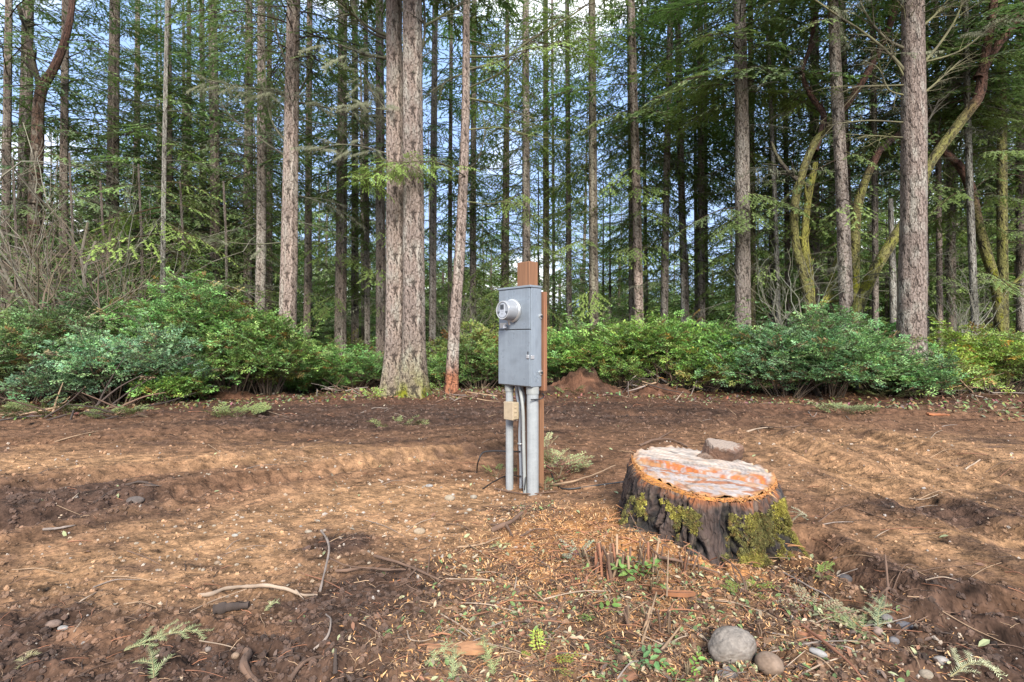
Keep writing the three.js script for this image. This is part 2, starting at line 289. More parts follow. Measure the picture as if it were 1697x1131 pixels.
function makeSprig(seed, o) {                                       // 1 leafy twig along +x
  const R = rng(seed), m = new MB(), L = o.len, pts = [];
  for (let k = 0; k <= 4; k++) { const t = k / 4; pts.push(V(t * L, 0.12 * t * L - o.sag * t * t * L, 0.05 * L * Math.sin(3 * t + seed))); }
  m.tube(pts, (t) => lerp(0.004, 0.0015, t), 3, o.stem ?? [0.11, 0.06, 0.035]);
  const c = new THREE.CatmullRomCurve3(pts), UP = V(0, 1, 0);
  const put = (p, d) => { if (o.wild) d.add(V(0.9 * (R() - 0.5), 0.9 * (R() - 0.4), 0.9 * (R() - 0.5))); const g = 0.7 + 0.6 * R(), l = o.leaf * (0.65 + 0.6 * R()); leafAt(m, p, d.normalize(), V((0.5 + (o.wild ?? 0)) * (R() - 0.5), 1, (0.5 + (o.wild ?? 0)) * (R() - 0.5)), l, l * o.wide, [o.c[0] * g * (0.9 + 0.3 * R()), o.c[1] * g, o.c[2] * g]); };
  for (let k = 0; k < o.side; k++) {
    const t = 0.2 + 0.78 * (k + R() * 0.5) / o.side, s = k % 2 ? 1 : -1, p = c.getPoint(t), d = V(0.7, 0.1 * (R() - 0.5), s * (0.7 + 0.4 * R())).normalize(), sl = o.sl * (1 - 0.5 * t);
    if (o.sl) { m.tube([p, p.clone().addScaledVector(d, sl)], () => 0.0015, 3, o.stem ?? [0.11, 0.06, 0.035]); for (let q = 0; q < o.n; q++) { const u = (q + 0.4) / o.n, ss = q % 2 ? 1 : -1; put(p.clone().addScaledVector(d, sl * u), d.clone().applyAxisAngle(UP, ss * (0.7 + 0.4 * R())).add(V(0, 0.25 * (R() - 0.5), 0))); } put(p.clone().addScaledVector(d, sl), d.clone()); }
    else put(p, d.add(V(0, 0.3 * (R() - 0.4), 0)));
  }
  put(pts[4], V(1, -0.1, 0)); return m.geo();
}
const HUCK = [1, 2, 3].map((s) => makeSprig(s * 31, { len: 0.2, sag: 0.2, side: 6, sl: 0.11, n: 3, leaf: 0.046, wide: 0.58, wild: 1, c: [0.17, 0.29, 0.095] }));
const HUCK_PALE = [4].map((s) => makeSprig(s * 31, { len: 0.3, sag: 0.2, side: 8, sl: 0.14, n: 5, leaf: 0.042, wide: 0.5, c: [0.16, 0.21, 0.08] }));
const HUCK_FAR = [5, 6].map((s) => makeSprig(s * 37, { len: 0.36, sag: 0.2, side: 7, sl: 0.2, n: 3, leaf: 0.075, wide: 0.55, wild: 1, c: [0.17, 0.26, 0.08] }));
const mat4 = (p, az, el, roll, s, sy = s) => new THREE.Matrix4().compose(p, new THREE.Quaternion().setFromEuler(new THREE.Euler(roll, az, el, 'YZX')), V(s, sy, s));

// ---------------------------------------------------------------- trees
const MARKS = [[-60, 'left edge'], [38, 'reddish forked trunk'], [186, 'dark thick trunk'], [271, 'pale thin stem'], [356, 'thicket end trunk'], [433, 'grey fir'], [481, 'straight fir'], [566, 'lichen footed trunk'], [670, 'twin firs'], [763, 'leaning conifer'], [872, 'meter post'], [942, 'slim dark trunk'], [983, 'mossed grey trunk'], [1055, 'brown leaning trunk'], [1130, 'dark leaning trunk'], [1162, 'close trunk trio'], [1231, 'pale straight trunk'], [1340, 'mossy tree'], [1396, 'grey leaning trunk'], [1513, 'rough fir'], [1580, 'dark shaggy trunk'], [1660, 'mossy branched trunk'], [1760, 'right edge']];
const between = (px) => { let i = 0; while (i < MARKS.length - 2 && px > MARKS[i + 1][0]) i++; return 'between the ' + MARKS[i][1] + ' and the ' + MARKS[i + 1][1]; };
const BARK = { fir: [0.265, 0.208, 0.175], grey: [0.25, 0.21, 0.178], dark: [0.19, 0.15, 0.122], pale: [0.28, 0.265, 0.23], moss: [0.16, 0.14, 0.06], red: [0.12, 0.07, 0.05] };
const MOSS = [0.15, 0.148, 0.028], LICHEN = [0.33, 0.33, 0.285], MADRONA = [0.125, 0.062, 0.044];
let treeSeed = 100;
function tree(name, o) {                                            // o.p: [[px, py], ...] upwards at depth o.d, o.w: widths in pixels at those points
  const seed = treeSeed++, R = rng(seed * 7919), d = o.d, H = o.H ?? 22, W = o.p.map((q) => at3(q[0], q[1], d)), b0 = W[0], base = onGround(b0.x, b0.z, -0.06);
  if (!o.keep) W[0] = base.clone();
  const last = W[W.length - 1], prev = W[W.length - 2], lean = last.clone().sub(prev).normalize();
  let pts = W.slice(), rads = o.w.map((x) => x / F * d / 2);
  if (!o.stop) for (let k = 1; k <= 3; k++) { const t = k / 3; pts.push(V(last.x + lean.x * (H - last.y) * t * 0.8, lerp(last.y, H, t), last.z + lean.z * (H - last.y) * t)); rads.push(lerp(rads[o.w.length - 1], 0.02, t)); }
  const ys = pts.map((q) => q.y), crv = new THREE.CatmullRomCurve3(pts.map((q) => q.clone().sub(base)), false, 'centripetal');
  const n = o.seg ?? 40, path = crv.getPoints(n), K = pts.length - 1;
  const rad = (t) => { const f = t * K, i = Math.min(K - 1, Math.floor(f)); return lerp(rads[i], rads[i + 1], f - i); };
  const bc = BARK[o.bark ?? 'grey'], tone = 0.85 + 0.3 * R(), g = thing(name, base, o.label, o.cat ?? 'tree', o.group), ph = R() * 50;
  const col = (t, th, p) => {
    const n1 = fbm(p.x * 2.2 + ph, p.y * 1.1, p.z * 2.2, 3), n2 = fbm(p.x * 7 + ph, p.y * 5, p.z * 7 + 3, 3);
    let c = bc.map((x) => x * tone * (1 + 0.3 * n1 + 0.2 * n2));
    c = mix3(c, LICHEN, (o.lichen ?? 0.35) * sst(0.1, 0.35, n2 + 0.4 * n1));
    c = mix3(c, MOSS, clamp((o.moss ?? 0) + (o.footMoss ?? 0.5) * Math.exp(-p.y / 0.45) + 0.8 * n1 * (o.moss ?? 0.1)) * (0.6 + 0.8 * sst(-0.2, 0.2, n2)));
    if (o.strip) c = mix3(c, [0.27, 0.11, 0.055], sst(0.75, 0.45, p.y + 0.3 * n1));
    if (o.madrona) c = mix3(c, MADRONA, sst(o.madrona - 0.08, o.madrona + 0.08, t + 0.15 * n1));
    return c;
  };
  const m = new MB(), big = rads[0] > 0.12;
  m.tube(path, rad, o.sides ?? (big ? 26 : 10), col, { tu: 0.55, tv: 0.7, cap: o.stop, disp: (t, th, len, r) => r * ((big ? 0.06 : 0.05) * vn(Math.cos(th) * 2 + ph, Math.sin(th) * 2, len * 1.3) + (o.flare ?? 0.28) * Math.exp(-len / 0.28) * (1 + 0.5 * Math.sin(th * 4 + ph)) + (big ? 0.05 : 0) * Math.abs(vn(Math.cos(th) * 7, Math.sin(th) * 7 + ph, len * 3.5))) });
  part('trunk', m.geo(), o.smooth ? M.smoothBark : M.bark, g);
  const pAt = (y) => { let lo = 0, hi = 1; for (let k = 0; k < 14; k++) { const t = (lo + hi) / 2; crv.getPoint(t).y < y ? lo = t : hi = t; } return [crv.getPoint(lo), rad(lo)]; };
  const hb = o.hb ?? 7, N = o.N ?? Math.round((H - hb) * 7.5), set = o.boughs ?? BOUGH, gr = o.green ?? [1, 1, 1];
  const bins = set.map(() => [[], []]);
  for (let k = 0; k < N; k++) {
    const t = (k + R()) / N, y = lerp(hb, H - 0.3, Math.pow(t, 1.45)), [p, r] = pAt(y - base.y), len = (o.L ?? 2.5) * Math.min(1, 0.35 + 1.3 * (1 - t)) * (t > 0.55 ? (1 - t) / 0.45 * 0.9 + 0.1 : 1) * (0.6 + 0.6 * R());
    const az = k * 2.4 + R() * 0.9, q = (R() * set.length) | 0, s = len / 2.4, v = 0.7 + 0.65 * R();
    bins[q][0].push(mat4(p, az, lerp(-0.12, 0.5, t) + 0.25 * (R() - 0.5), 0.3 * (R() - 0.5), s)); bins[q][1].push([gr[0] * v * (0.85 + 0.3 * R()), gr[1] * v, gr[2] * v * (0.8 + 0.3 * R())]);
  }
  for (let k = 0; k < (o.low ?? 0); k++) {                             // thin drooping sprays below the crown
    const y = lerp(2.2, hb, Math.pow(R(), 0.7)), [p] = pAt(y - base.y), q = (R() * set.length) | 0, v = 0.7 + 0.6 * R(); bins[q][0].push(mat4(p, R() * 6.3, -0.1 - 0.3 * R(), 0.5 * (R() - 0.5), 0.4 + 0.5 * R())); bins[q][1].push([gr[0] * v * 1.1, gr[1] * v * 1.02, gr[2] * v * 0.85]);
  }
  bins.forEach((bn, q) => { if (bn[0].length) instanced('crown', set[q], M.needle, bn[0], bn[1], g, 'stuff'); });
  const D = o.dead ?? 26; if (D) {
    const db = DEAD.map(() => [[], []]);
    for (let k = 0; k < D; k++) { const y = lerp(o.d0 ?? 1.6, hb + 2.5, Math.pow(R(), 0.75)), [p] = pAt(y - base.y), q = (R() * DEAD.length) | 0, v = 0.7 + 0.6 * R(); db[q][0].push(mat4(p, R() * 6.3, 0.5 * (R() - 0.5), R() * 6.3 * 0.1, (o.dl ?? 1) * (0.35 + 0.65 * R()))); db[q][1].push([v, v, v]); }
    db.forEach((bn, q) => { if (bn[0].length) instanced('dead_branches', DEAD[q], M.wood, bn[0], bn[1], g, 'stuff'); });
  }
  return { g, base, pAt, d };
}
function branch(T, pts, r0, r1, o = {}) {                           // a limb of a tree traced through points [px, py, depth change]
  const P = spline(pts.map((q) => at3(q[0], q[1], T.d + (q[2] ?? 0)).sub(T.base)), 18), m = new MB(), R = rng(Math.round(pts[0][0] * 31 + pts[0][1]));
  const ph = R() * 40, col = (t, th, p) => { const n = fbm(p.x * 5 + ph, p.y * 5, p.z * 5, 3); let c = mix3(o.c ?? [0.11, 0.09, 0.07], o.c2 ?? [0.2, 0.2, 0.1], clamp((o.moss ?? 0.35) + 0.9 * n)); return c.map((x) => x * (1 + 0.3 * n)); };
  const fat = r0 > 0.05; m.tube(fat ? spline(pts.map((q) => at3(q[0], q[1], T.d + (q[2] ?? 0)).sub(T.base)), 90) : P, (t) => lerp(r0, r1, t) * (1 + 0.12 * vn(t * 9, ph, 2)), fat ? 14 : 7, col, { tu: 0.4, tv: 0.6, disp: fat ? (t, th, len, r) => r * 0.14 * fbm(th * 1.5, len * 6, ph, 3) : null });
  for (let k = 0; k < (o.twigs ?? 10); k++) {
    const i = 3 + ((R() * 14) | 0), p = P[i], tan = P[i + 1].clone().sub(P[i - 1]).normalize(), l = 0.25 + 0.5 * R(), q = [p];
    const dd = tan.clone().multiplyScalar(0.7).add(V(R() - 0.5, 0.9 * (R() - 0.55), R() - 0.5)).normalize();
    for (let j = 1; j <= 4; j++) q.push(q[j - 1].clone().addScaledVector(dd, l / 4).add(V(0.03 * (R() - 0.5), -0.02 * j * l, 0.03 * (R() - 0.5))));
    m.tube(q, (t) => lerp(r1 * 1.1, 0.002, t), 4, col);
    for (let j = 0; j < 3; j++) { const e = q[1 + j]; m.tube([e, e.clone().add(V((R() - 0.5) * 0.3, (R() - 0.7) * 0.25, (R() - 0.5) * 0.3))], () => 0.003, 3, col); }
  }
  part('branch', m.geo(), fat ? M.bark : M.wood, T.g);
  if (o.lichen) {
    const ms = [], cs = []; for (let k = 0; k < o.lichen; k++) { const p = P[3 + ((R() * 15) | 0)]; ms.push(mat4(p, R() * 6.3, -0.5 * R(), R() - 0.5, 0.22 + 0.25 * R())); const v = 0.9 + 0.5 * R(); cs.push([v, v, v]); }
    instanced('lichen', LICHEN_BRANCH, M.plain, ms, cs, T.g, 'stuff');
  }
  if (o.green) {
    const ms = [], cs = []; for (let k = 0; k < o.green; k++) { const p = P[4 + ((R() * 14) | 0)].clone().add(V(0, 0.16 * (R() - 0.6), 0.1 * (R() - 0.5))); ms.push(mat4(p, R() * 6.3, 0.25 - 0.8 * R(), 0.8 * (R() - 0.5), (o.gs ?? 0.3) * (0.6 + 0.7 * R()))); const v = (o.gv ?? 1.3) * (0.7 + 0.6 * R()); cs.push([v * 1.05, v, v * 0.7]); }
    instanced('bough', BOUGHS_THIN[1], M.needle, ms, cs, T.g, 'stuff');
  }
}

// ---------------------------------------------------------------- the trees that stand out, left to right
const SLIM = 'slender conifers of the forest edge';
const c4 = { c: [0.085, 0.07, 0.055], c2: [0.17, 0.175, 0.085] };
{
  const T = tree('fir_tree', { d: 13, p: [[470, 640], [477, 520], [481, 300], [486, 0]], w: [30, 27, 24, 20], H: 25, hb: 8.2, bark: 'fir', dead: 40, d0: 3.6, dl: 1.2, lichen: 0.45, boughs: BOUGHS_THIN, label: 'straight grey fir trunk above the left thicket with upswept bare branches' });
  branch(T, [[480, 160], [440, 150], [390, 142], [335, 130, 0.4]], 0.035, 0.012, { ...c4, lichen: 26, moss: 0.6 });
  branch(T, [[484, 168], [540, 178], [590, 190], [640, 196, -0.5]], 0.03, 0.01, { ...c4, lichen: 8 });
  branch(T, [[478, 262], [430, 230], [385, 195], [350, 150, 0.3]], 0.03, 0.01, c4);
  branch(T, [[476, 240], [450, 200], [440, 130], [438, 60]], 0.028, 0.01, c4);
  branch(T, [[478, 115], [462, 70], [452, 20]], 0.028, 0.012, c4);
  branch(T, [[492, 160], [512, 120], [530, 60]], 0.028, 0.01, c4);
  branch(T, [[470, 402], [420, 405], [370, 400], [330, 390]], 0.018, 0.006, { ...c4, lichen: 4 });
}
{
  const o = { bark: 'fir', H: 28, hb: 9.6, flare: 0.3, dead: 7, d0: 7.2, footMoss: 0.75, lichen: 0.5, seg: 110, sides: 36 };
  const A = tree('fir_tree', { ...o, d: 10.9, p: [[650, 648], [655, 560], [655, 300], [653, 0]], w: [40, 33, 29, 25], label: 'left trunk of the twin furrowed firs behind the meter pedestal' });
  branch(A, [[650, 62], [620, 50], [590, 28], [560, 0, -0.5]], 0.04, 0.015, { ...c4, moss: 0.6 });
  branch(A, [[646, 66], [612, 52], [588, 22], [575, -20]], 0.03, 0.012, c4);
  branch(A, [[643, 97], [612, 92], [585, 83], [552, 70]], 0.032, 0.01, { ...c4, lichen: 8 });
  branch(A, [[643, 185], [615, 150], [600, 110]], 0.02, 0.008, { ...c4, lichen: 10 });
  branch(A, [[642, 255], [600, 243], [560, 240], [520, 250]], 0.02, 0.008, { ...c4, lichen: 14 });
  branch(A, [[642, 182], [600, 178], [560, 175]], 0.015, 0.006, { ...c4, lichen: 9 });
  const B = tree('fir_tree', { ...o, d: 10.5, p: [[686, 658], [686, 570], [685, 330], [683, 0]], w: [46, 37, 33, 31], label: 'right trunk of the twin firs with bright green moss at its foot', footMoss: 1.1 });
  branch(B, [[684, 122, -0.18], [697, 92], [704, 50], [702, -10]], 0.032, 0.018, { c: [0.06, 0.05, 0.035], moss: 0.2 });
  branch(B, [[683, 50, -0.18], [684, 20], [682, -30]], 0.03, 0.02, { c: [0.06, 0.05, 0.035], moss: 0.1 });
  branch(B, [[702, 44], [730, 28], [760, 8], [790, -20]], 0.028, 0.012, { ...c4, moss: 0.7 });
}
{
  const T = tree('pine_tree', { d: 10.9, p: [[747, 652], [752, 560], [763, 400], [771, 200], [773, 0]], w: [21, 19, 17, 14, 11], H: 19, hb: 9.2, bark: 'fir', lichen: 0.6, strip: 1, dead: 9, d0: 4, flare: 0.3, L: 1.7, footMoss: 0, label: 'leaning thin conifer with reddish stripped bark at its foot beside the twin firs' });
  const k = { c: [0.09, 0.075, 0.055], c2: [0.19, 0.19, 0.07], moss: 0.35 };
  branch(T, [[776, 116], [830, 100], [880, 66], [940, 30], [990, -5, 1]], 0.03, 0.014, { ...k, green: 22, gs: 0.42 });
  branch(T, [[776, 94], [830, 93], [890, 78], [935, 73], [985, 60, 1]], 0.026, 0.01, { ...k, green: 26, gs: 0.45, gv: 1.6 });
  branch(T, [[776, 146], [830, 120], [870, 82], [885, 60]], 0.02, 0.008, k);
  branch(T, [[778, 163], [820, 172], [855, 185], [890, 198]], 0.022, 0.006, { ...k, moss: 0.6 });
  branch(T, [[775, 215], [830, 212], [880, 225], [945, 232]], 0.02, 0.006, { ...k, moss: 0.7, green: 5 });
  branch(T, [[772, 334], [810, 338], [840, 334], [868, 340]], 0.014, 0.004, { ...k, moss: 0.7 });
  branch(T, [[770, 282], [790, 268], [803, 215], [795, 165]], 0.014, 0.005, k);
  branch(T, [[774, 66], [800, 72], [828, 78]], 0.018, 0.006, { ...k, moss: 0.8 });
  branch(T, [[771, 120], [740, 135], [715, 150]], 0.018, 0.006, k);
  branch(T, [[771, 292, -0.1], [735, 272, -0.5], [690, 268, -0.8], [635, 276, -0.9], [592, 300, -0.9]], 0.016, 0.005, { ...k, green: 80, gs: 0.23, gv: 1.9, twigs: 7 });
}
const list = [                                                      // label, [bottom x, mid x, top x], width, depth, options
  ['dark thick trunk rising behind the pale dead shrub at the far left', [183, 186, 190], 17, 17, { bark: 'dark', hb: 3.2, N: 150 }],
  ['dark brown trunk nearest the left edge behind the bare twigs', [36, 40, 46], 18, 16, { bark: 'dark', hb: 3, N: 150 }],
  ['thin pale lichen spotted stem rising from the tall left shrub', [268, 271, 277], 7, 11.8, { bark: 'pale', hb: 4.3, H: 9, L: 1.3, N: 26, lichen: 0.9, green: [1.5, 1.5, 1.2], d0: 2.5, dead: 16 }],
  ['thin brown conifer between the two dark trunks at the far left', [104, 105, 108], 12, 15, { bark: 'dark', hb: 3.4, N: 130, L: 2.2 }],
  ['narrow conifer squeezed between the far left dark trunk and the left edge', [8, 10, 14], 12, 14, { bark: 'dark', hb: 3.6, N: 120 }],
  ['slim dark trunk left of the pale lichen spotted stem', [226, 226, 228], 9, 21, { bark: 'dark', hb: 3.4, N: 140 }],
  ['slim dark trunk close behind the pale lichen spotted stem', [281, 280, 278], 11, 19, { bark: 'dark', hb: 3.6, N: 140 }],
  ['thin dark trunk with a pale streak between the tall shrub and the fir group', [337, 336, 334], 9, 22, { bark: 'grey', hb: 5 }],
  ['dark trunk directly above the right end of the left thicket', [356, 356, 352], 15, 19, { bark: 'dark', hb: 5 }],
  ['narrow trunk just left of the paired grey trunks', [410, 410, 412], 12, 20, { hb: 6 }],
  ['grey fir trunk standing close on the left of the straight fir', [430, 433, 433], 15, 16, { hb: 6.5, lichen: 0.5 }],
  ['thin dark trunk overlapping the grey fir trunk on its right', [446, 446, 446], 9, 21, { bark: 'dark', hb: 6 }],
  ['slender double looking trunk in the gap right of the straight fir', [508, 511, 513], 11, 19, { bark: 'dark', hb: 6.5 }],
  ['dark trunk with lichen at its foot in the middle of the left gap', [563, 566, 568], 17, 18, { bark: 'dark', hb: 7 }],
  ['narrow trunk in the shade next to the lichen footed trunk', [588, 588, 588], 11, 20, { bark: 'dark', hb: 7 }],
  ['slim grey trunk a little left of the twin firs', [609, 607, 606], 9, 19, { hb: 7 }],
  ['shaded trunk half hidden by the left twin fir', [632, 630, 629], 15, 17, { bark: 'dark', hb: 7 }],
  ['straight slim trunk between the twin firs and the leaning conifer', [716, 718, 721], 11, 17, { hb: 7, green: [1, 1.1, 0.9] }],
  ['thin dark trunk touching the leaning conifer on its left', [745, 746, 748], 7, 20, { bark: 'dark', hb: 7 }],
  ['thin straight trunk just right of the leaning conifer', [783, 784, 786], 10, 20, { hb: 5.5 }],
  ['grey trunk rising directly behind the wooden meter post', [873, 872, 871], 13, 18, { hb: 8.2 }],
  ['thin mossy green trunk right beside the meter box', [906, 905, 904], 10, 21, { bark: 'moss', hb: 7.5 }],
  ['hair thin dark trunk between the two mossy trunks right of the meter', [918, 917, 915], 5, 25, { bark: 'grey', hb: 8 }],
  ['slim dark trunk second to the right from the meter box', [944, 942, 940], 9, 20, { hb: 8 }],
  ['grey trunk with yellow moss a good step right of the meter box', [985, 983, 981], 14, 17, { hb: 8, moss: 0.15 }],
  ['dark trunk closely behind the leaning brown grey trunk', [1047, 1046, 1042], 9, 20, { bark: 'grey', hb: 8 }],
  ['brown grey trunk leaning slightly left in the middle right gap', [1061, 1055, 1046], 14, 16, { hb: 7.8, bark: 'fir' }],
  ['thin dark trunk right of the leaning brown grey trunk', [1072, 1069, 1064], 6, 22, { bark: 'grey', hb: 8 }],
  ['slim pale trunk bending gently in the right of the centre', [1100, 1104, 1112], 11, 17, { hb: 8 }],
  ['dark trunk leaning left with a broken pale stake against it', [1139, 1130, 1123], 11, 18, { bark: 'grey', hb: 7.5 }],
  ['pale thin trunk of the close group of three', [1155, 1153, 1150], 6, 20, { bark: 'grey', hb: 8 }],
  ['middle dark trunk of the close group of three', [1163, 1162, 1160], 11, 18, { bark: 'grey', hb: 7.5 }],
  ['right hand thin trunk of the close group of three', [1172, 1170, 1169], 6, 21, { bark: 'grey', hb: 8 }],
  ['straight pale grey trunk with small knots left of the mossy tree', [1231, 1231, 1226], 23, 13, { bark: 'grey', hb: 7.6, L: 2.2 }],
  ['thin mossy trunk pressed behind the straight pale grey trunk', [1247, 1246, 1244], 10, 17, { bark: 'moss', hb: 6.5 }],
  ['thin pale sapling trunk with bent top left of the mossy tree', [1294, 1284, 1270], 7, 13.5, { bark: 'pale', hb: 6, H: 10, N: 10, L: 1 }],
  ['thin dark trunk behind the bent pale sapling', [1308, 1304, 1298], 8, 18, { bark: 'dark', hb: 6 }],
  ['dark brown trunk in the shade behind the mossy tree', [1350, 1350, 1350], 15, 17, { bark: 'dark', hb: 6.5 }],
  ['grey trunk leaning slightly left in front of the mossy tree', [1408, 1396, 1380], 19, 11.8, { bark: 'grey', hb: 8.6, L: 1.8, lichen: 0.5 }],
  ['slimmer trunk right behind the grey leaning trunk', [1416, 1404, 1396], 12, 15, { bark: 'fir', hb: 7.5 }],
  ['slim trunk left of the pale snag beside the big rough fir', [1452, 1450, 1447], 9, 14, { hb: 7 }],
  ['slim dark trunk just right of the big rough fir', [1532, 1532, 1533], 12, 17, { bark: 'dark', hb: 6 }],
  ['thin grey trunk standing clear on the right of the big rough fir', [1559, 1556, 1552], 8, 14, { hb: 7, bark: 'fir' }],
  ['dark shaggy trunk second to the right from the big rough fir', [1578, 1576, 1575], 12, 16, { bark: 'dark', hb: 6 }],
  ['thin pale trunk leaning left past the bent mossy limb', [1621, 1608, 1600], 10, 12.5, { bark: 'pale', hb: 7, lichen: 0.5 }],
  ['mossy green trunk with many bare side branches near the right edge', [1664, 1661, 1660], 14, 13, { bark: 'moss', moss: 0.5, hb: 7.5, dead: 50, d0: 2 }],
  ['dark trunk cut by the right edge of the view', [1693, 1692, 1691], 12, 15, { bark: 'dark', hb: 6 }],
];
for (const [label, x, w, d, o] of list) tree('conifer_tree', { d, p: [[x[0], 640], [x[1], 330], [x[2], 0]], w: [w * 1.12, w, w * 0.8], H: 20 + (x[0] % 7), dead: 30, low: 15, boughs: x[0] % 2 ? BOUGH : BOUGHS_THIN, label, L: 2.3, ...(x[1] > 500 && x[1] < 1260 && o.L === undefined ? { N: 50, green: [1.1, 1.1, 0.95] } : {}), ...o });
{
  const T = tree('fir_tree', { d: 10.4, p: [[1510, 655], [1511, 560], [1515, 330], [1513, 0]], w: [46, 41, 36, 32], H: 26, hb: 9.5, bark: 'fir', dead: 16, d0: 4.5, lichen: 0.55, seg: 110, sides: 36, footMoss: 0.2, label: 'big rough barked fir on the right with bare branches spreading both ways' });
  const k = { c: [0.13, 0.11, 0.08], c2: [0.22, 0.21, 0.09], moss: 0.45 };
  branch(T, [[1508, 128], [1480, 95], [1440, 60], [1380, 20], [1330, -15]], 0.035, 0.012, { ...k, lichen: 5 });
  branch(T, [[1502, 82], [1470, 65], [1440, 30], [1420, -10]], 0.03, 0.012, k);
  branch(T, [[1510, 150], [1490, 110], [1470, 70]], 0.022, 0.008, k);
  branch(T, [[1500, 141], [1440, 143], [1390, 143]], 0.018, 0.008, k);
  branch(T, [[1500, 158], [1475, 150], [1455, 112], [1430, 100]], 0.018, 0.006, k);
  branch(T, [[1500, 203], [1440, 200], [1390, 205], [1370, 210]], 0.016, 0.005, k);
  branch(T, [[1500, 228], [1450, 225], [1400, 222]], 0.014, 0.005, { ...k, moss: 0.8 });
  branch(T, [[1524, 112], [1556, 75], [1585, 30], [1600, -10]], 0.03, 0.012, k);
  branch(T, [[1528, 45], [1550, 25], [1572, 0]], 0.028, 0.012, k);
  branch(T, [[1523, 162], [1560, 130], [1592, 100]], 0.024, 0.008, k);
  branch(T, [[1522, 228], [1545, 190], [1557, 165]], 0.026, 0.008, { c: [0.06, 0.05, 0.035], moss: 0.2 });
  branch(T, [[1526, 105], [1590, 85], [1650, 40], [1690, 20]], 0.02, 0.006, { ...k, lichen: 3 });
  branch(T, [[1526, 320], [1532, 308], [1540, 300]], 0.02, 0.008, { ...k, twigs: 2 });
  branch(T, [[1502, 55], [1499, 20], [1497, -20]], 0.028, 0.016, k);
}
{                                                                   // the broadleaf trees with mossy, bent limbs
  const o = { smooth: false, dead: 0, N: 0, stop: true, bark: 'moss', moss: 0.7, lichen: 0.5, seg: 190, sides: 22, cat: 'tree', flare: 0.2 };
  const A = tree('madrona_tree', { ...o, d: 12.2, p: [[1348, 640], [1346, 540], [1336, 470], [1318, 400], [1318, 335], [1334, 275], [1352, 235], [1378, 205], [1420, 150], [1462, 75], [1492, -20], [1500, -90]], w: [28, 21, 16, 12.5, 12.5, 12, 12.5, 11, 11, 10, 9, 8], madrona: 0.66, moss: 0.6, label: 'mossy broadleaf tree with an S shaped limb left of the leaning grey trunk' });
  const fork = (pts, r0, r1, c) => branch(A, pts, r0, r1, { twigs: 6, ...c });
  const ms = { c: [0.2, 0.18, 0.06], c2: [0.3, 0.29, 0.045], moss: 0.65 };
  fork([[1346, 540], [1342, 470], [1334, 400], [1340, 330], [1352, 270]], 0.11, 0.065, ms);
  fork([[1352, 250], [1365, 190], [1345, 160], [1330, 120], [1342, 80], [1352, 20]], 0.07, 0.04, { c: MADRONA, c2: [0.1, 0.06, 0.05], moss: 0.3, green: 10 });
  fork([[1340, 310], [1312, 290], [1290, 262], [1278, 235]], 0.06, 0.03, { c: [0.08, 0.06, 0.05] });
  fork([[1344, 520, -0.2], [1372, 490], [1384, 440], [1395, 420]], 0.06, 0.05, ms);
  const B = tree('madrona_tree', { ...o, d: 11.6, p: [[1402, 640], [1416, 530], [1444, 460], [1476, 405], [1510, 350], [1540, 275], [1590, 205], [1622, 160], [1630, 110], [1640, 55], [1650, -20], [1655, -80]], w: [22, 18, 17, 16, 15, 15, 15, 15, 13, 12, 11, 9], madrona: 0.58, label: 'mossy limb slanting up right behind the big rough fir with red upper bark' });
  branch(B, [[1622, 130], [1650, 80], [1690, 30], [1740, -20]], 0.1, 0.07, { c: MADRONA, c2: [0.1, 0.055, 0.04], moss: 0.2, twigs: 8, green: 12 });
  const E = tree('madrona_tree', { ...o, d: 13, madrona: 0.8, p: [[1412, 640], [1416, 520], [1416, 430], [1420, 350], [1434, 300], [1456, 252]], w: [20, 16, 16, 14, 12, 11], label: 'upright mossy stem glimpsed right behind the leaning grey trunk' });
  branch(E, [[1456, 252], [1480, 230], [1515, 205], [1560, 172], [1600, 120], [1622, 60], [1640, 10]], 0.085, 0.04, { c: [0.11, 0.065, 0.05], c2: [0.06, 0.045, 0.04], moss: 0.3, twigs: 8, green: 14 });
  const C = tree('madrona_tree', { ...o, d: 12.8, p: [[1662, 640], [1657, 540], [1652, 480], [1632, 410], [1618, 360], [1608, 310], [1590, 275], [1566, 252], [1545, 230], [1530, 200]], w: [15, 14, 14, 15, 15, 14, 12, 10, 8, 6], madrona: 0.45, label: 'bent limb near the right edge, mossy below and bare red brown above' });
  branch(C, [[1652, 480], [1680, 470], [1710, 440]], 0.03, 0.012, ms);
  const D = tree('madrona_tree', { ...o, d: 14.5, bark: 'red', smooth: false, moss: 0.05, p: [[52, 640], [55, 420], [61, 260], [68, 150], [86, 118], [100, 88], [116, 30], [122, -60]], w: [22, 19, 17, 15, 12, 11, 9, 8], madrona: 0.55, label: 'reddish forked trunk high behind the bare shrub at the far left' });
  branch(D, [[68, 150], [56, 110], [45, 60], [30, 10]], 0.08, 0.05, { c: [0.07, 0.05, 0.04], moss: 0.1, green: 12 });
  tree('broken_snag', { ...o, d: 12.6, moss: 0, bark: 'pale', lichen: 0.3, p: [[1483, 640], [1480, 470], [1476, 330]], w: [11, 10, 7], smooth: false, label: 'pale branchless snag broken off left of the big rough fir', cat: 'dead tree' });
  tree('broken_snag', { ...o, d: 17, moss: 0, bark: 'pale', lichen: 0.3, p: [[1135, 640], [1132, 540], [1131, 455]], w: [8, 7, 5], smooth: false, label: 'short pale broken stake leaning on the dark leaning trunk', cat: 'dead tree' });
}
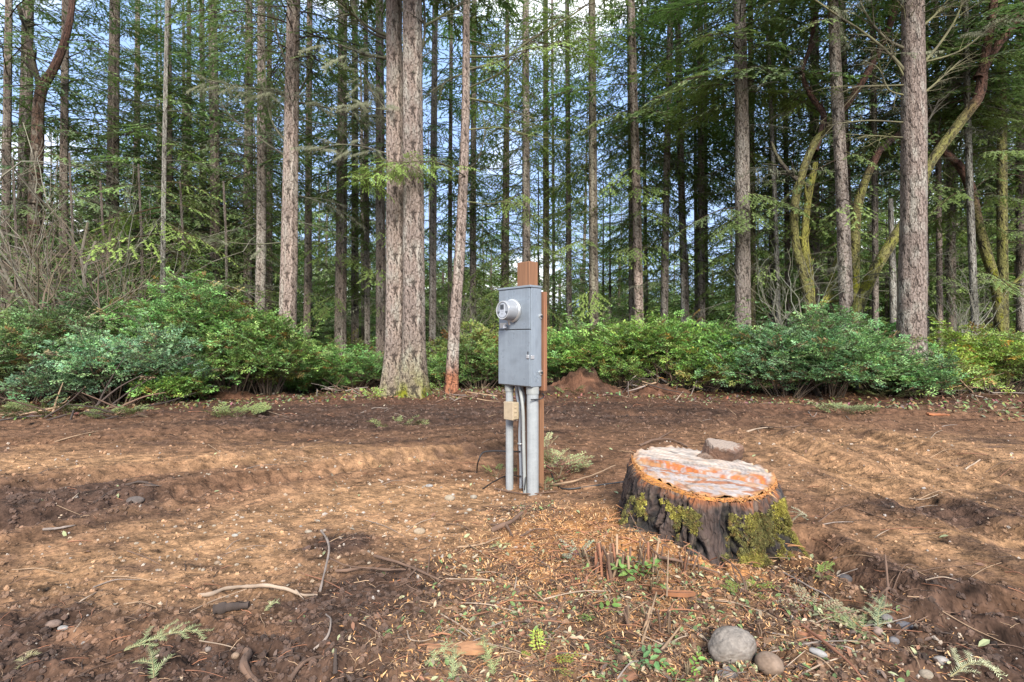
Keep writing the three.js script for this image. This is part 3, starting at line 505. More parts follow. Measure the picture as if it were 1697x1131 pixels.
// the deeper forest: separate trees, farther apart in the bright middle
{
  const R = rng(4242);
  let made = 0;
  for (let k = 0; k < 900 && made < 88; k++) {
    const u = lerp(-1.18, 1.18, R()), d = lerp(19, 62, Math.pow(R(), 0.8)), mid = u > -0.12 && u < 0.44;
    if (mid && R() < (d < 34 ? 0.85 : 0.55)) continue;
    if (u > -0.42 && u < -0.08 && R() < 0.55) continue;
    made++;
    const far = d > 34, left = u < -0.3, px = CX + u * F, label = 'far slim conifer ' + between(px), group = 'far conifers ' + between(px), w = (0.16 + 0.16 * R()) * F / d, H = 16 + 9 * R(), lean = (R() - 0.5) * 10;
    tree('conifer_tree', { d, keep: false, p: [[px, CY + 60], [px + lean * 0.5, CY - 200 * 20 / d], [px + lean, CY - 380 * 20 / d]], w: [w * 1.1, w, w * 0.8], H, hb: left ? 2.5 + 3 * R() : mid ? 4 + 4 * R() : 3 + 4 * R(), N: far ? 44 : left ? 100 : 75, boughs: far ? BOUGH_FAR : BOUGHS_THIN, L: far ? 3.0 : 2.6, bark: R() < 0.5 ? 'dark' : 'grey', sides: 7, seg: 14, dead: far ? 12 : 22, low: far ? 0 : 12, d0: 1.5, green: left ? [0.9, 0.95, 0.8] : [1.05, 1.08, 0.95], label, group });
  }
  for (let k = 0; k < 128; k++) {                                     // young trees that close the view low down
    const u = k < 74 ? lerp(-1.1, 1.1, (k + R()) / 74) : k < 104 ? lerp(0.42, 1.12, (k - 74 + R()) / 30) : lerp(-1.12, -0.5, (k - 104 + R()) / 24), d = k < 74 ? lerp(22, 48, R()) : lerp(19, 32, R()), px = CX + u * F;
    tree('young_conifer', { d, p: [[px, CY + 30], [px, CY - 60], [px, CY - 120]], w: [7, 5, 3], H: (u > 0.42 ? 7.5 : u > -0.1 ? 4.5 : u < -0.5 ? 7 : 5) + 6 * R(), hb: 0.6, N: 64, boughs: BOUGH_FAR, L: 2.2, bark: 'dark', sides: 6, seg: 8, dead: 0, green: u > -0.15 ? [1.45, 1.45, 1.1] : [1.1, 1.15, 0.9], label: 'bushy low young conifer ' + between(px), group: 'young conifers ' + between(px) });
  }
  const ms = [], cs = [];
  for (let k = 0; k < 9500; k++) { const u = lerp(-1.5, 1.5, R()), d = lerp(46, 88, R()), side = sst(0.26, 0.5, Math.abs(u - 0.16)), y = 0.3 + Math.pow(R(), 1.2) * lerp(8.5, 21, side) * (0.75 + 0.9 * fbm(u * 22, d * 0.07, 0, 3)); ms.push(mat4(V(u * d, Math.max(0.3, y), -d), R() * 6.3, 0.4 * (R() - 0.5), 0, 1.3 + 1.2 * R())); const v = 0.85 + 0.8 * R(), t = 0.5 + 0.5 * fbm(u * 9, d * 0.1, 3, 2); cs.push([v * lerp(0.95, 1.2, t), v * 1.05, v * 0.95]); }
  tag(instanced('distant_forest', BOUGH_FAR[0], M.needle, ms, cs, scene), 'pale green wall of distant forest beyond the trunks', 'forest', null, 'stuff');
}
// leafy saplings mixed into the bare twigs at the left
for (const [px, d, H, hb, label] of [[24, 11.6, 5.2, 0.8, 'leafy fir sapling at the left edge behind the mossy leafless shrub'], [118, 12.2, 5.6, 1.2, 'leafy fir sapling in the middle of the bare twigs at the left'], [168, 12.6, 4.6, 1.0, 'shorter fir sapling right of the tall leafless shrub'], [232, 12.4, 5.4, 1.5, 'leafy fir sapling just left of the pale lichen spotted stem'], [300, 12.6, 5.0, 1.6, 'fir sapling with spreading sprays right of the pale lichen spotted stem'], [372, 13.2, 4.2, 0.8, 'small fir sapling above the right end of the left thicket']])
  tree('fir_sapling', { d, p: [[px, 640], [px + 3, 420], [px - 2, 300]], w: [5, 4, 3], H, hb, N: 54, L: 1.35, dead: 10, d0: 0.5, dl: 0.5, bark: 'dark', sides: 7, seg: 12, boughs: BOUGHS_THIN, green: [1.2, 1.2, 0.9], label });
// ---------------------------------------------------------------- shrubs
let shrubSeed = 500;
function shrub(name, px, py, w, h, d, label, o = {}) {               // w, h metres; base at pixel (px, py) when d is 0
  const seed = shrubSeed++, R = rng(seed * 131), base = d ? onGround((px - CX) / F * d, -d, -0.03) : hit(px, py, -0.03), g = thing(name, base, label, o.cat ?? 'shrub', o.group);
  const set = o.set ?? HUCK, N = o.n ? o.n * 2 : Math.round(430 * w * h), bins = set.map(() => [[], []]), st = new MB(), gr = o.green ?? [1, 1, 1], cl = [];
  const nc = o.clumps ?? Math.round(7 + 5 * w * h);
  for (let k = 0; k < nc; k++) { const a = R() * 6.28, q = Math.sqrt(R()), y = h * (0.18 + 0.74 * Math.pow(R(), 0.8) * (1 - 0.45 * q * q)); cl.push([V(Math.cos(a) * q * w * 0.56, y * (o.n ? 1 : 0.78 + 0.42 * R()), Math.sin(a) * q * w * 0.42), (0.2 + 0.2 * R()) * Math.min(1.3, Math.sqrt(w * h) * 0.75), 0.55 + 0.95 * R()]); }
  for (const [c] of cl) for (let j = 0; j < 2; j++) {
    const f = V(c.x * 0.25 + 0.15 * (R() - 0.5), -0.02, c.z * 0.25 + 0.15 * (R() - 0.5)), mid = f.clone().lerp(c, 0.55).add(V(0.15 * (R() - 0.5), 0.1 * h, 0.15 * (R() - 0.5)));
    st.tube(spline([f, mid, c.clone().add(V(0.15 * (R() - 0.5), 0.05, 0.15 * (R() - 0.5)))], 5), (t) => lerp(0.011, 0.003, t), 4, mix3([0.1, 0.065, 0.045], [0.2, 0.14, 0.09], R()));
  }
  for (let k = 0; k < N; k++) {
    const [c, r, v0] = cl[(R() * cl.length) | 0], a = R() * 6.28, up = R() * 1.25 - 0.25, q = Math.sqrt(Math.max(0, 1 - up * up)), rr = r * Math.pow(R(), 0.4) * (R() < 0.16 ? 1.35 + 0.5 * R() : 1);
    const p = V(c.x + Math.cos(a) * q * rr * 1.25, Math.max(0.04, c.y + up * rr * 0.8), c.z + Math.sin(a) * q * rr * 1.25), i = (R() * set.length) | 0, v = v0 * (0.75 + 0.5 * R());
    bins[i][0].push(mat4(p, -a + (R() - 0.5) * 1.8, 0.15 + 0.55 * up + 0.7 * (R() - 0.5), 1.5 * (R() - 0.5), (o.s ?? 1) * (0.7 + 0.6 * R()))); const br = R() < 0.07 ? [1.3, 0.55, 0.6] : [1, 1, 1]; bins[i][1].push([gr[0] * v * br[0] * (0.85 + 0.35 * R()), gr[1] * v * br[1], gr[2] * v * br[2] * (0.8 + 0.5 * R())]);
  }
  if (!o.n) for (let k = 0; k < 13 * w; k++) {                          // long shoots that stand out of the outline
    const [c, r] = cl[(R() * cl.length) | 0], a = R() * 6.28, l = 0.25 + 0.75 * R() * R(), f = V(c.x, c.y + 0.2 * r, c.z), e = f.clone().add(V(Math.cos(a) * l * 0.8, l * (0.5 + 0.9 * R()), Math.sin(a) * l * 0.8)), v = 0.8 + 0.7 * R();
    st.tube(spline([f, f.clone().lerp(e, 0.5).add(V(0, 0.05, 0)), e], 5), (t) => lerp(0.006, 0.002, t), 3, [0.15, 0.1, 0.06]);
    for (let j = 0; j < 7; j++) { const t = 0.25 + 0.75 * j / 6, i = (R() * set.length) | 0; bins[i][0].push(mat4(f.clone().lerp(e, t), -a + (R() - 0.5) * 2.4, 0.5 * R(), R() - 0.5, (o.s ?? 1) * (0.95 - 0.35 * t))); bins[i][1].push([gr[0] * v, gr[1] * v, gr[2] * v]); }
  }
  bins.forEach((b, i) => { if (b[0].length) instanced('foliage', set[i], M.leaf, b[0], b[1], g, 'stuff'); });
  part('stems', st.geo(), M.wood, g); return g;
}
shrub('huckleberry_shrub', 40, 668, 1.9, 1.75, 0, 'dense layered green shrub cut by the left edge');
shrub('huckleberry_shrub', 190, 672, 2.0, 1.45, 0, 'broad bluish green shrub at the front of the left thicket', { green: [0.95, 1.05, 1.4] });
shrub('huckleberry_shrub', 120, 640, 2.2, 2.0, 10.9, 'tall shrub at the back of the left thicket under the bare twigs', { green: [0.85, 0.9, 0.9] });
shrub('huckleberry_shrub', 290, 640, 1.9, 2.6, 10.8, 'tallest pointed shrub of the left thicket around the pale stem', { green: [1.0, 1.15, 1.0] });
shrub('huckleberry_shrub', 300, 655, 1.6, 1.3, 0, 'middle shrub of the left thicket with brown stems showing', { green: [0.95, 0.95, 0.95] });
shrub('huckleberry_shrub', 275, 668, 0.9, 0.62, 0, 'low bright green clump hanging over the soil before the left thicket', { green: [1.5, 1.5, 1.0], clumps: 7 });
shrub('huckleberry_shrub', 385, 640, 1.7, 2.0, 10.5, 'leafy shrub at the right end of the left thicket', { green: [1.0, 1.1, 0.8] });
shrub('huckleberry_shrub', 445, 635, 1.5, 1.75, 10.9, 'yellowish green shrub growing round the foot of the straight fir', { green: [1.05, 1.1, 0.8] });
shrub('bare_stemmed_shrub', 405, 655, 1.4, 0.9, 0, 'brown twiggy low shrub with sparse leaves right of the left thicket', { n: 90, clumps: 40, green: [1.5, 1.1, 0.8] });
shrub('huckleberry_shrub', 478, 648, 1.1, 0.75, 0, 'small low shrub trailing off the right end of the left thicket', { green: [1.3, 1.25, 0.9], n: 160, clumps: 14 });
shrub('huckleberry_shrub', 590, 620, 2.0, 0.95, 13, 'rounded dark green shrub in the gap left of the twin firs', { green: [0.8, 1.0, 0.7] });
shrub('huckleberry_shrub', 535, 620, 1.3, 0.6, 12.6, 'lower shrub beside the soil hump left of the twin firs', { green: [1, 1.05, 0.7] });
shrub('huckleberry_shrub', 715, 632, 0.7, 0.75, 12.2, 'small shrub in the shade between the twin firs and the leaning conifer', { n: 170 });
shrub('huckleberry_shrub', 795, 640, 1.5, 1.0, 12, 'shrub left of the meter box beside the leaning conifer', { green: [0.9, 1.0, 0.7] });
shrub('huckleberry_shrub', 935, 640, 1.4, 1.5, 12.2, 'shrub directly right of the meter box behind the soil mound', { green: [1.0, 1.15, 0.85] });
shrub('huckleberry_shrub', 1030, 642, 1.9, 1.4, 11.6, 'bright green shrub above the tangle of cut branches', { green: [1.25, 1.3, 0.8] });
shrub('huckleberry_shrub', 1115, 640, 1.9, 1.45, 11.2, 'large bright shrub in the middle of the right hand thicket', { green: [1.2, 1.3, 0.8] });
shrub('bare_stemmed_shrub', 1165, 650, 1.2, 0.8, 0, 'dry brown twiggy shrub at the front of the right hand thicket', { n: 80, clumps: 36, green: [1.8, 1.3, 0.9] });
shrub('huckleberry_shrub', 1205, 640, 1.7, 1.35, 11.2, 'shrub below the straight pale grey trunk', { green: [0.9, 1.05, 0.8] });
shrub('huckleberry_shrub', 1300, 655, 2.1, 1.35, 0, 'wide bluish green shrub beneath the mossy tree', { green: [0.9, 1.05, 1.25] });
shrub('huckleberry_shrub', 1375, 654, 1.8, 1.5, 0, 'tall leafy shrub at the foot of the leaning grey trunk', { green: [0.95, 1.1, 1.1] });
shrub('huckleberry_shrub', 1455, 640, 1.4, 1.2, 10.9, 'dark green shrub between the leaning grey trunk and the big rough fir', { green: [0.85, 1.0, 0.85] });
shrub('huckleberry_shrub', 1520, 655, 1.1, 1.0, 9.9, 'shrub leaning against the foot of the big rough fir', { green: [0.95, 1.1, 1.1] });
shrub('huckleberry_shrub', 1570, 640, 1.3, 1.35, 10.9, 'yellow green shrub just right of the big rough fir', { green: [1.7, 1.5, 0.7] });
shrub('bare_stemmed_shrub', 1575, 655, 1.3, 0.7, 0, 'pale twiggy low shrub right of the big rough fir', { n: 120, clumps: 30, green: [2, 1.7, 1.2] });
shrub('huckleberry_shrub', 1660, 645, 1.9, 1.3, 10.8, 'broad shrub at the right edge with brownish twigs', { green: [1.2, 1.1, 0.7] });
{
  const R = rng(99);
  for (let k = 0; k < 34; k++) { const px = lerp(-60, 1760, (k + R()) / 34), d = lerp(13.5, 21, R()); if (px > 500 && px < 900 && R() < 0.4) continue; shrub('understorey_shrub', px, 0, 1.8 + R(), 0.9 + 0.8 * R(), d, 'leafy undergrowth shrub far back ' + between(px), { n: 150, clumps: 12, s: 1.1, set: HUCK_FAR, green: [0.9 + 0.4 * R(), 1.0, 0.8], group: 'undergrowth shrubs ' + between(px) }); }
}
function bareShrub(name, px, py, h, d, label, o = {}) {              // leafless branching shrub
  const R = rng(o.seed ?? Math.round(px * 7)), base = onGround((px - CX) / F * d, -d, -0.03), g = thing(name, base, label, o.cat ?? 'shrub', o.group), m = new MB(), st = new MB();
  const c0 = o.c ?? [0.22, 0.19, 0.16];
  const grow = (p, dir, len, r, lv, tgt) => {
    const q = [p]; for (let j = 1; j <= 5; j++) { dir = dir.clone().add(V(0.55 * (R() - 0.5), 0.3 * (R() - 0.46), 0.55 * (R() - 0.5))).normalize(); q.push(q[j - 1].clone().addScaledVector(dir, len / 5)); }
    const v = 0.7 + 0.6 * R(), k = R(), cc = mix3(c0, o.c2 ?? [0.3, 0.3, 0.24], k).map((x) => x * v);
    tgt.tube(q, (t) => r * lerp(1, 0.55, t), lv ? 4 : 7, (t, th, pp) => mix3(cc, [0.17, 0.14, 0.04], (o.moss ?? 0.3) * sst(0, 0.3, fbm(pp.x * 6, pp.y * 4, pp.z * 6, 3))));
    if (lv >= (o.levels ?? 3) || r < 0.0022) return;
    const n = lv ? 3 : 5;
    for (let j = 0; j < n; j++) { const b = q[1 + ((R() * 4.99) | 0)], dd = dir.clone().applyAxisAngle(V(R() - 0.5, R() - 0.5, R() - 0.5).normalize(), 0.5 + 0.6 * R()).add(V(0, 0.12, 0)).normalize(); grow(b, dd, len * (0.45 + 0.3 * R()), r * 0.5, lv + 1, m); }
  };
  for (let k = 0; k < (o.stems ?? 5); k++) grow(V(0.4 * (R() - 0.5), 0, 0.3 * (R() - 0.5)), V((o.lean ?? 0) + 0.5 * (R() - 0.5), 1, 0.4 * (R() - 0.5)).normalize(), h * (0.6 + 0.4 * R()), o.r ?? 0.03, 0, st);
  part('stem', st.geo(), M.wood, g); part('twigs', m.geo(), M.wood, g); return g;
}
bareShrub('leafless_shrub', 95, 640, 4.6, 10.6, 'tall leafless grey shrub with lichen on its stems at the far left', { stems: 3, r: 0.045, c: [0.2, 0.16, 0.125], c2: [0.32, 0.31, 0.24], seed: 21 });
bareShrub('leafless_shrub', 20, 640, 3.2, 10.2, 'leafless brown shrub with moss at the left edge', { stems: 4, r: 0.035, c: [0.15, 0.1, 0.07], c2: [0.2, 0.17, 0.11], seed: 5, lean: 0.2 });
bareShrub('leafless_shrub', 150, 640, 2.9, 10.8, 'dense thicket of thin leafless stems right of the tall leafless shrub', { stems: 6, r: 0.022, c: [0.19, 0.13, 0.1], c2: [0.26, 0.2, 0.15], seed: 8 });
bareShrub('leafless_shrub', 225, 640, 2.6, 11.2, 'thin leafless twigs with green moss left of the tallest pointed shrub', { stems: 5, r: 0.02, moss: 0.8, seed: 13 });
bareShrub('leafless_shrub', 1330, 640, 2.2, 11.3, 'bare twisting twigs around the foot of the mossy tree', { stems: 6, r: 0.02, c: [0.3, 0.27, 0.2], seed: 16 });
bareShrub('leafless_shrub', 1600, 640, 1.8, 11.3, 'pale bare twigs between the thin trunks at the right', { stems: 6, r: 0.014, c: [0.34, 0.31, 0.26], seed: 17 });
bareShrub('leafless_shrub', 770, 640, 2.2, 17, 'leafless brown brush in the far gap left of the meter box', { stems: 12, r: 0.012, c: [0.3, 0.24, 0.18], seed: 18 });
bareShrub('leafless_shrub', 1020, 640, 2.2, 17, 'leafless brown brush far behind the right hand thicket', { stems: 12, r: 0.012, c: [0.3, 0.24, 0.18], seed: 19 });

// ---------------------------------------------------------------- soil mounds at the edge of the clearing
function mound(px, py, w, h, label, seed) {
  const c = hit(px, py), m = new MB(), nr = 26, na = 60, R = rng(seed);
  for (let j = 0; j <= nr; j++) for (let i = 0; i < na; i++) {
    const q = j / nr, a = i / na * 2 * Math.PI, x = c.x + Math.cos(a) * q * w, z = c.z + Math.sin(a) * q * w * 0.6, n = fbm(x * 3, z * 3, seed, 4), n2 = fbm(x * 9, z * 9, seed, 4);
    const y = ground(x, z) - 0.03 + h * Math.pow(Math.cos(Math.min(1, q) * Math.PI / 2), 1.4) * (1 + 0.7 * n) + 0.07 * n2, k = 1 + 0.7 * n2;
    m.v(x - c.x, y - c.y, z - c.z, mix3([0.115, 0.058, 0.036], [0.06, 0.037, 0.027], sst(-0.2, 0.3, n)).map((v) => v * k), x, z);
  }
  for (let j = 0; j < nr; j++) for (let i = 0; i < na; i++) { const a = j * na + i, b = j * na + (i + 1) % na; m.i.push(a, b, a + na, b, b + na, a + na); }
  single('soil_mound', m.geo(), M.soil, c, label, 'soil mound');
}
mound(962, 648, 1.0, 0.42, 'heap of dark red brown soil with roots just right of the meter box', 3);
mound(1090, 652, 0.9, 0.2, 'low dark soil hump beneath the tangle of cut branches', 4);
mound(575, 640, 1.3, 0.3, 'long dark soil hump left of the twin firs', 5);
mound(380, 660, 0.7, 0.18, 'small dark soil hump at the foot of the dry twiggy shrub', 6);

// ---------------------------------------------------------------- meter pedestal
{
  const A = 47 * Math.PI / 180, at0 = V((880 - CX) / F * 3.8, 0, -3.8); at0.y = 0;
  const T = thing('meter_pedestal', at0, 'grey electric meter box on a brown wooden post with pipes at its foot', 'meter pedestal');
  T.rotation.y = -A;
  const grain = (u, v) => clamp(0.5 + 0.5 * fbm(u * 26 + 1.2 * vn(u * 4, v * 2, 3, 4, 2), v * 3, 2, 4, 0, 0));
  const wt = tex(256, 512, (u, v) => { const g = grain(u, v), k = 0.85 + 0.18 * (g - 0.5) + 0.2 * fbm(u * 5, v * 4, 9, 3); return [k, k * 0.985, k * 0.96]; }, true), wb = tex(256, 512, grain);
  const wood = (c) => std({ color: rgb(...c), map: wt, bumpMap: wb, bumpScale: 0.001, roughness: 0.85 });
  const dirt = tex(256, 256, (u, v) => { const n = fbm(u * 4, v * 9, 2, 5, 4, 9) + 0.6 * fbm(u * 24, v * 2, 8, 3, 24, 2), s = fbm(u * 40, v * 40, 5, 3, 40, 40); const k = 0.95 + 0.07 * n + 0.03 * s; return [k, k, k * 0.995]; }, true);
  const rough = tex(256, 256, (u, v) => 0.55 + 0.25 * fbm(u * 6, v * 8, 7, 4, 6, 8));
  const steel = std({ color: rgb(0.2, 0.231, 0.264), map: dirt, roughness: 0.62, roughnessMap: rough, metalness: 0.15, bumpMap: rough, bumpScale: 0.0006 });
  const steel2 = std({ color: rgb(0.2, 0.232, 0.266), map: dirt, roughness: 0.5, metalness: 0.2 });
  const pvc = std({ color: rgb(0.275, 0.29, 0.295), map: dirt, roughness: 0.45 }), pvc2 = std({ color: rgb(0.25, 0.26, 0.25), map: dirt, roughness: 0.55 });
  const zinc = std({ color: rgb(0.55, 0.55, 0.54), metalness: 0.8, roughness: 0.35 }), black = std({ color: rgb(0.015, 0.015, 0.016), roughness: 0.5 });
  const bx = (name, x0, x1, y0, y1, z0, z1, mat, par = T, r = 0.004) => { const g = new RoundedBoxGeometry(x1 - x0, y1 - y0, z1 - z0, 3, Math.min(r, (x1 - x0) / 2.1, (y1 - y0) / 2.1, (z1 - z0) / 2.1)); g.translate((x0 + x1) / 2, (y0 + y1) / 2, (z0 + z1) / 2); return part(name, g, mat, par); };
  bx('post', -0.317, -0.177, -0.3, 1.752, -0.262, -0.157, wood([0.25, 0.122, 0.062]), T, 0.008);
  const wb2 = wood([0.29, 0.13, 0.066]);
  bx('backer_board', -0.345, 0.02, 0.742, 1.492, -0.155, -0.117, wb2, T, 0.004);
  bx('stake', -0.145, -0.06, -0.3, 0.741, -0.205, -0.16, wood([0.25, 0.12, 0.058]), T, 0.004);
  const E = bx('enclosure', -0.36, 0, 0.776, 1.523, -0.115, -0.003, steel, T, 0.006);
  bx('upper_cover', -0.353, -0.007, 1.209, 1.518, -0.003, 0.006, steel, E, 0.004);
  bx('lower_door', -0.356, -0.003, 0.782, 1.203, -0.003, 0.009, steel, E, 0.005);
  bx('top_lid', -0.366, 0.007, 1.519, 1.536, -0.118, 0.013, steel2, E, 0.004);
  bx('seam', -0.358, -0.002, 1.2032, 1.2088, -0.0032, 0.0015, black, E, 0.001);
  const lat = bx('latch', -0.034, -0.008, 0.99, 1.018, 0.009, 0.017, zinc, E, 0.003);
  bx('latch_tongue', -0.026, -0.018, 1.012, 1.042, 0.0095, 0.0135, black, lat, 0.002);
  bx('latch_clip', 0.0004, 0.006, 0.986, 1.014, -0.03, 0.004, zinc, lat, 0.002);
  for (const [y, r] of [[0.862, 0.026], [0.862, 0.014], [0.833, 0.019], [0.833, 0.009]]) { const g = new THREE.TorusGeometry(r, 0.0016, 8, 32); g.rotateY(Math.PI / 2); g.translate(0.0005, y, -0.062); part('knockout', g, steel2, E); }
  for (const y of [1.306, 0.882]) { const g = new THREE.CylinderGeometry(0.019, 0.019, 0.006, 20); g.rotateZ(Math.PI / 2); g.translate(0.003, y, -0.104); const e = part('mounting_ear', g, zinc, E); const b = new THREE.CylinderGeometry(0.009, 0.009, 0.012, 6); b.rotateZ(Math.PI / 2); b.translate(0.011, y, -0.104); part('bolt', b, black, e); }
  const lab = std({ color: rgb(0.42, 0.41, 0.37), roughness: 0.6 }), white = std({ color: rgb(0.72, 0.72, 0.7), roughness: 0.4 });
  bx('rating_label', -0.338, -0.262, 1.222, 1.262, 0.0062, 0.0074, lab, E, 0.0005);
  { const g = new THREE.CylinderGeometry(0.006, 0.018, 0.026, 20, 1); g.rotateX(0.2); g.translate(-0.268, 1.236, 0.02); part('seal_tag', g, white, E); }
  // the round meter
  const mx = -0.186, my = 1.352, lathe = (pts, n = 48) => { const g = new THREE.LatheGeometry(pts.map((q) => new THREE.Vector2(q[0], q[1])), n); g.rotateX(Math.PI / 2); g.translate(mx, my, 0.006); return g; };
  const P = part('electric_meter', lathe([[0, 0.0], [0.077, 0.0], [0.0765, 0.03], [0.0735, 0.098], [0.070, 0.106], [0.066, 0.108], [0, 0.108]]), std({ color: rgb(0.21, 0.22, 0.235), roughness: 0.15 }), T);
  part('locking_ring', lathe([[0.0775, 0.0], [0.09, 0.0], [0.091, 0.006], [0.090, 0.02], [0.085, 0.025], [0.0772, 0.025]]), std({ color: rgb(0.5, 0.51, 0.51), metalness: 0.75, roughness: 0.4 }), P);
  part('meter_rim', lathe([[0.061, 0.1085], [0.068, 0.1085], [0.0695, 0.112], [0.068, 0.115], [0.061, 0.1125]]), std({ color: rgb(0.33, 0.34, 0.35), roughness: 0.3 }), P);
  const z0 = 0.1145;
  { // dark shield of the dial with a pale plate on it
    const s = new THREE.Shape(); s.absarc(0, 0, 0.0605, Math.PI * 1.04, Math.PI * 1.96, false); s.lineTo(0.030, -0.009); s.lineTo(-0.030, -0.009);
    const g = new THREE.ExtrudeGeometry(s, { depth: 0.003, bevelEnabled: false, curveSegments: 24 }); g.translate(mx, my, z0); part('dial_shield', g, std({ color: rgb(0.045, 0.048, 0.055), roughness: 0.35 }), P);
    const s2 = new THREE.Shape(); s2.moveTo(-0.026, -0.002); s2.lineTo(-0.028, -0.018); s2.lineTo(-0.044, -0.034); s2.quadraticCurveTo(0, -0.078, 0.044, -0.034); s2.lineTo(0.028, -0.018); s2.lineTo(0.026, -0.002); s2.lineTo(0.02, 0.045); s2.quadraticCurveTo(0, 0.056, -0.02, 0.045);
    const g2 = new THREE.ExtrudeGeometry(s2, { depth: 0.005, bevelEnabled: true, bevelSize: 0.0012, bevelThickness: 0.001, bevelSegments: 2, curveSegments: 16 }); g2.translate(mx, my, z0); part('dial_plate', g2, std({ color: rgb(0.3, 0.32, 0.35), roughness: 0.3 }), P);
  }
  bx('display_frame', mx - 0.019, mx + 0.019, my + 0.006, my + 0.044, z0 + 0.006, z0 + 0.010, std({ color: rgb(0.05, 0.05, 0.055), roughness: 0.25 }), P, 0.003);
  bx('display', mx - 0.014, mx + 0.014, my + 0.014, my + 0.036, z0 + 0.0102, z0 + 0.0108, std({ color: rgb(0.02, 0.022, 0.022), roughness: 0.1 }), P, 0.0005);
  for (const [x, y, w, h] of [[-0.012, -0.012, 0.01, 0.0014], [0.002, -0.012, 0.013, 0.0014], [-0.010, -0.030, 0.007, 0.004], [-0.001, -0.030, 0.012, 0.003]]) bx('dial_mark', mx + x, mx + x + w, my + y, my + y + h, z0 + 0.0061, z0 + 0.0068, black, P, 0.0003);
  { const g = new THREE.CylinderGeometry(0.008, 0.008, 0.022, 16); g.rotateX(0.4); g.translate(mx - 0.014, my - 0.097, 0.035); part('ring_lock', g, zinc, P); }
  // pipes
  const gy = (x, z) => ground(at0.x + x * Math.cos(A) - z * Math.sin(A), at0.z + x * Math.sin(A) + z * Math.cos(A));
  const pipe = (name, pts, r, mat, par = T, sides = 28) => { const m = new MB(); m.tube(spline(pts.map((q) => V(...q)), 40), () => r, sides, [1, 1, 1], { tu: 0.2, tv: 0.3, cap: true }); return part(name, m.geo(), mat, par); };
  const c1 = pipe('conduit', [[-0.29, -0.2, -0.052], [-0.29, 0.35, -0.051], [-0.29, 0.775, -0.05]], 0.030, pvc);
  const c2 = pipe('conduit', [[-0.040, -0.2, -0.060], [-0.043, 0.35, -0.062], [-0.046, 0.775, -0.064]], 0.0445, pvc);
  { const g = new THREE.CylinderGeometry(0.0375, 0.0365, 0.05, 32); g.translate(-0.29, 0.749, -0.05); part('coupling', g, pvc2, c1); const h = new THREE.CylinderGeometry(0.0495, 0.0485, 0.055, 32); h.translate(-0.046, 0.747, -0.064); part('coupling', h, pvc2, c2); }
  pipe('small_pipe', [[-0.176, 0.774, -0.05], [-0.15, 0.70, -0.045], [-0.128, 0.6, -0.04], [-0.112, 0.3, -0.035], [-0.092, -0.1, -0.03]], 0.0135, pvc2, T, 18);
  pipe('flexible_pipe', [[-0.22, 0.774, -0.06], [-0.24, 0.68, -0.09], [-0.222, 0.56, -0.105], [-0.235, 0.38, -0.11], [-0.22, 0.1, -0.11], [-0.228, -0.1, -0.115]], 0.0125, std({ color: rgb(0.30, 0.32, 0.34), roughness: 0.6 }), T, 14);
  pipe('flexible_pipe', [[-0.19, 0.774, -0.09], [-0.2, 0.66, -0.12], [-0.235, 0.58, -0.125]], 0.012, std({ color: rgb(0.26, 0.28, 0.3), roughness: 0.6 }), T, 14);
  const J = bx('junction_box', -0.248, -0.150, 0.520, 0.652, -0.022, 0.036, std({ color: rgb(0.34, 0.27, 0.175), map: dirt, roughness: 0.6 }), T, 0.008);
  bx('box_lid', -0.251, -0.147, 0.517, 0.655, 0.037, 0.047, std({ color: rgb(0.37, 0.29, 0.195), map: dirt, roughness: 0.55 }), J, 0.005);
  for (const y of [0.552, 0.585, 0.618]) bx('box_hinge', -0.1498, -0.145, y - 0.008, y + 0.008, 0.005, 0.03, std({ color: rgb(0.35, 0.27, 0.18), roughness: 0.6 }), J, 0.002);
  pipe('cable_clamp', [[-0.245, 0.312, -0.098], [-0.22, 0.312, -0.086], [-0.2, 0.312, -0.104]], 0.006, zinc, T, 8);
  pipe('nail', [[-0.217, 0.40, -0.155], [-0.222, 0.42, -0.12], [-0.232, 0.445, -0.115]], 0.004, zinc, T, 8);
  const w2l = (p) => T.worldToLocal(p.clone()); T.updateMatrixWorld(true);
  const cab = (l, r, lift = 0.006) => { const q = l.map(([x, y, z]) => w2l(z ? at3(x, y, z) : hit(x, y, lift))).map((v) => [v.x, v.y, v.z]); pipe('cable', q, r, black, T, 8); };
  cab([[862, 749, 4.02], [845, 749, 4.12], [815, 748, 4.2], [800, 751, 4.22], [793, 764, 4.22], [790, 785]], 0.006);
  cab([[863, 790, 4.0], [840, 790], [818, 800], [800, 812]], 0.005);
  cab([[899, 652, 3.83], [901, 657, 3.84], [897, 661, 3.84], [880, 663, 3.80]], 0.005);
  cab([[912, 778], [920, 800], [936, 812], [990, 806], [1035, 800]], 0.006);
  pipe('loop_wire', [[-0.062, 0.1, -0.008], [-0.064, 0.06, -0.004], [-0.072, 0.0, -0.004]], 0.004, black, T, 8);
}

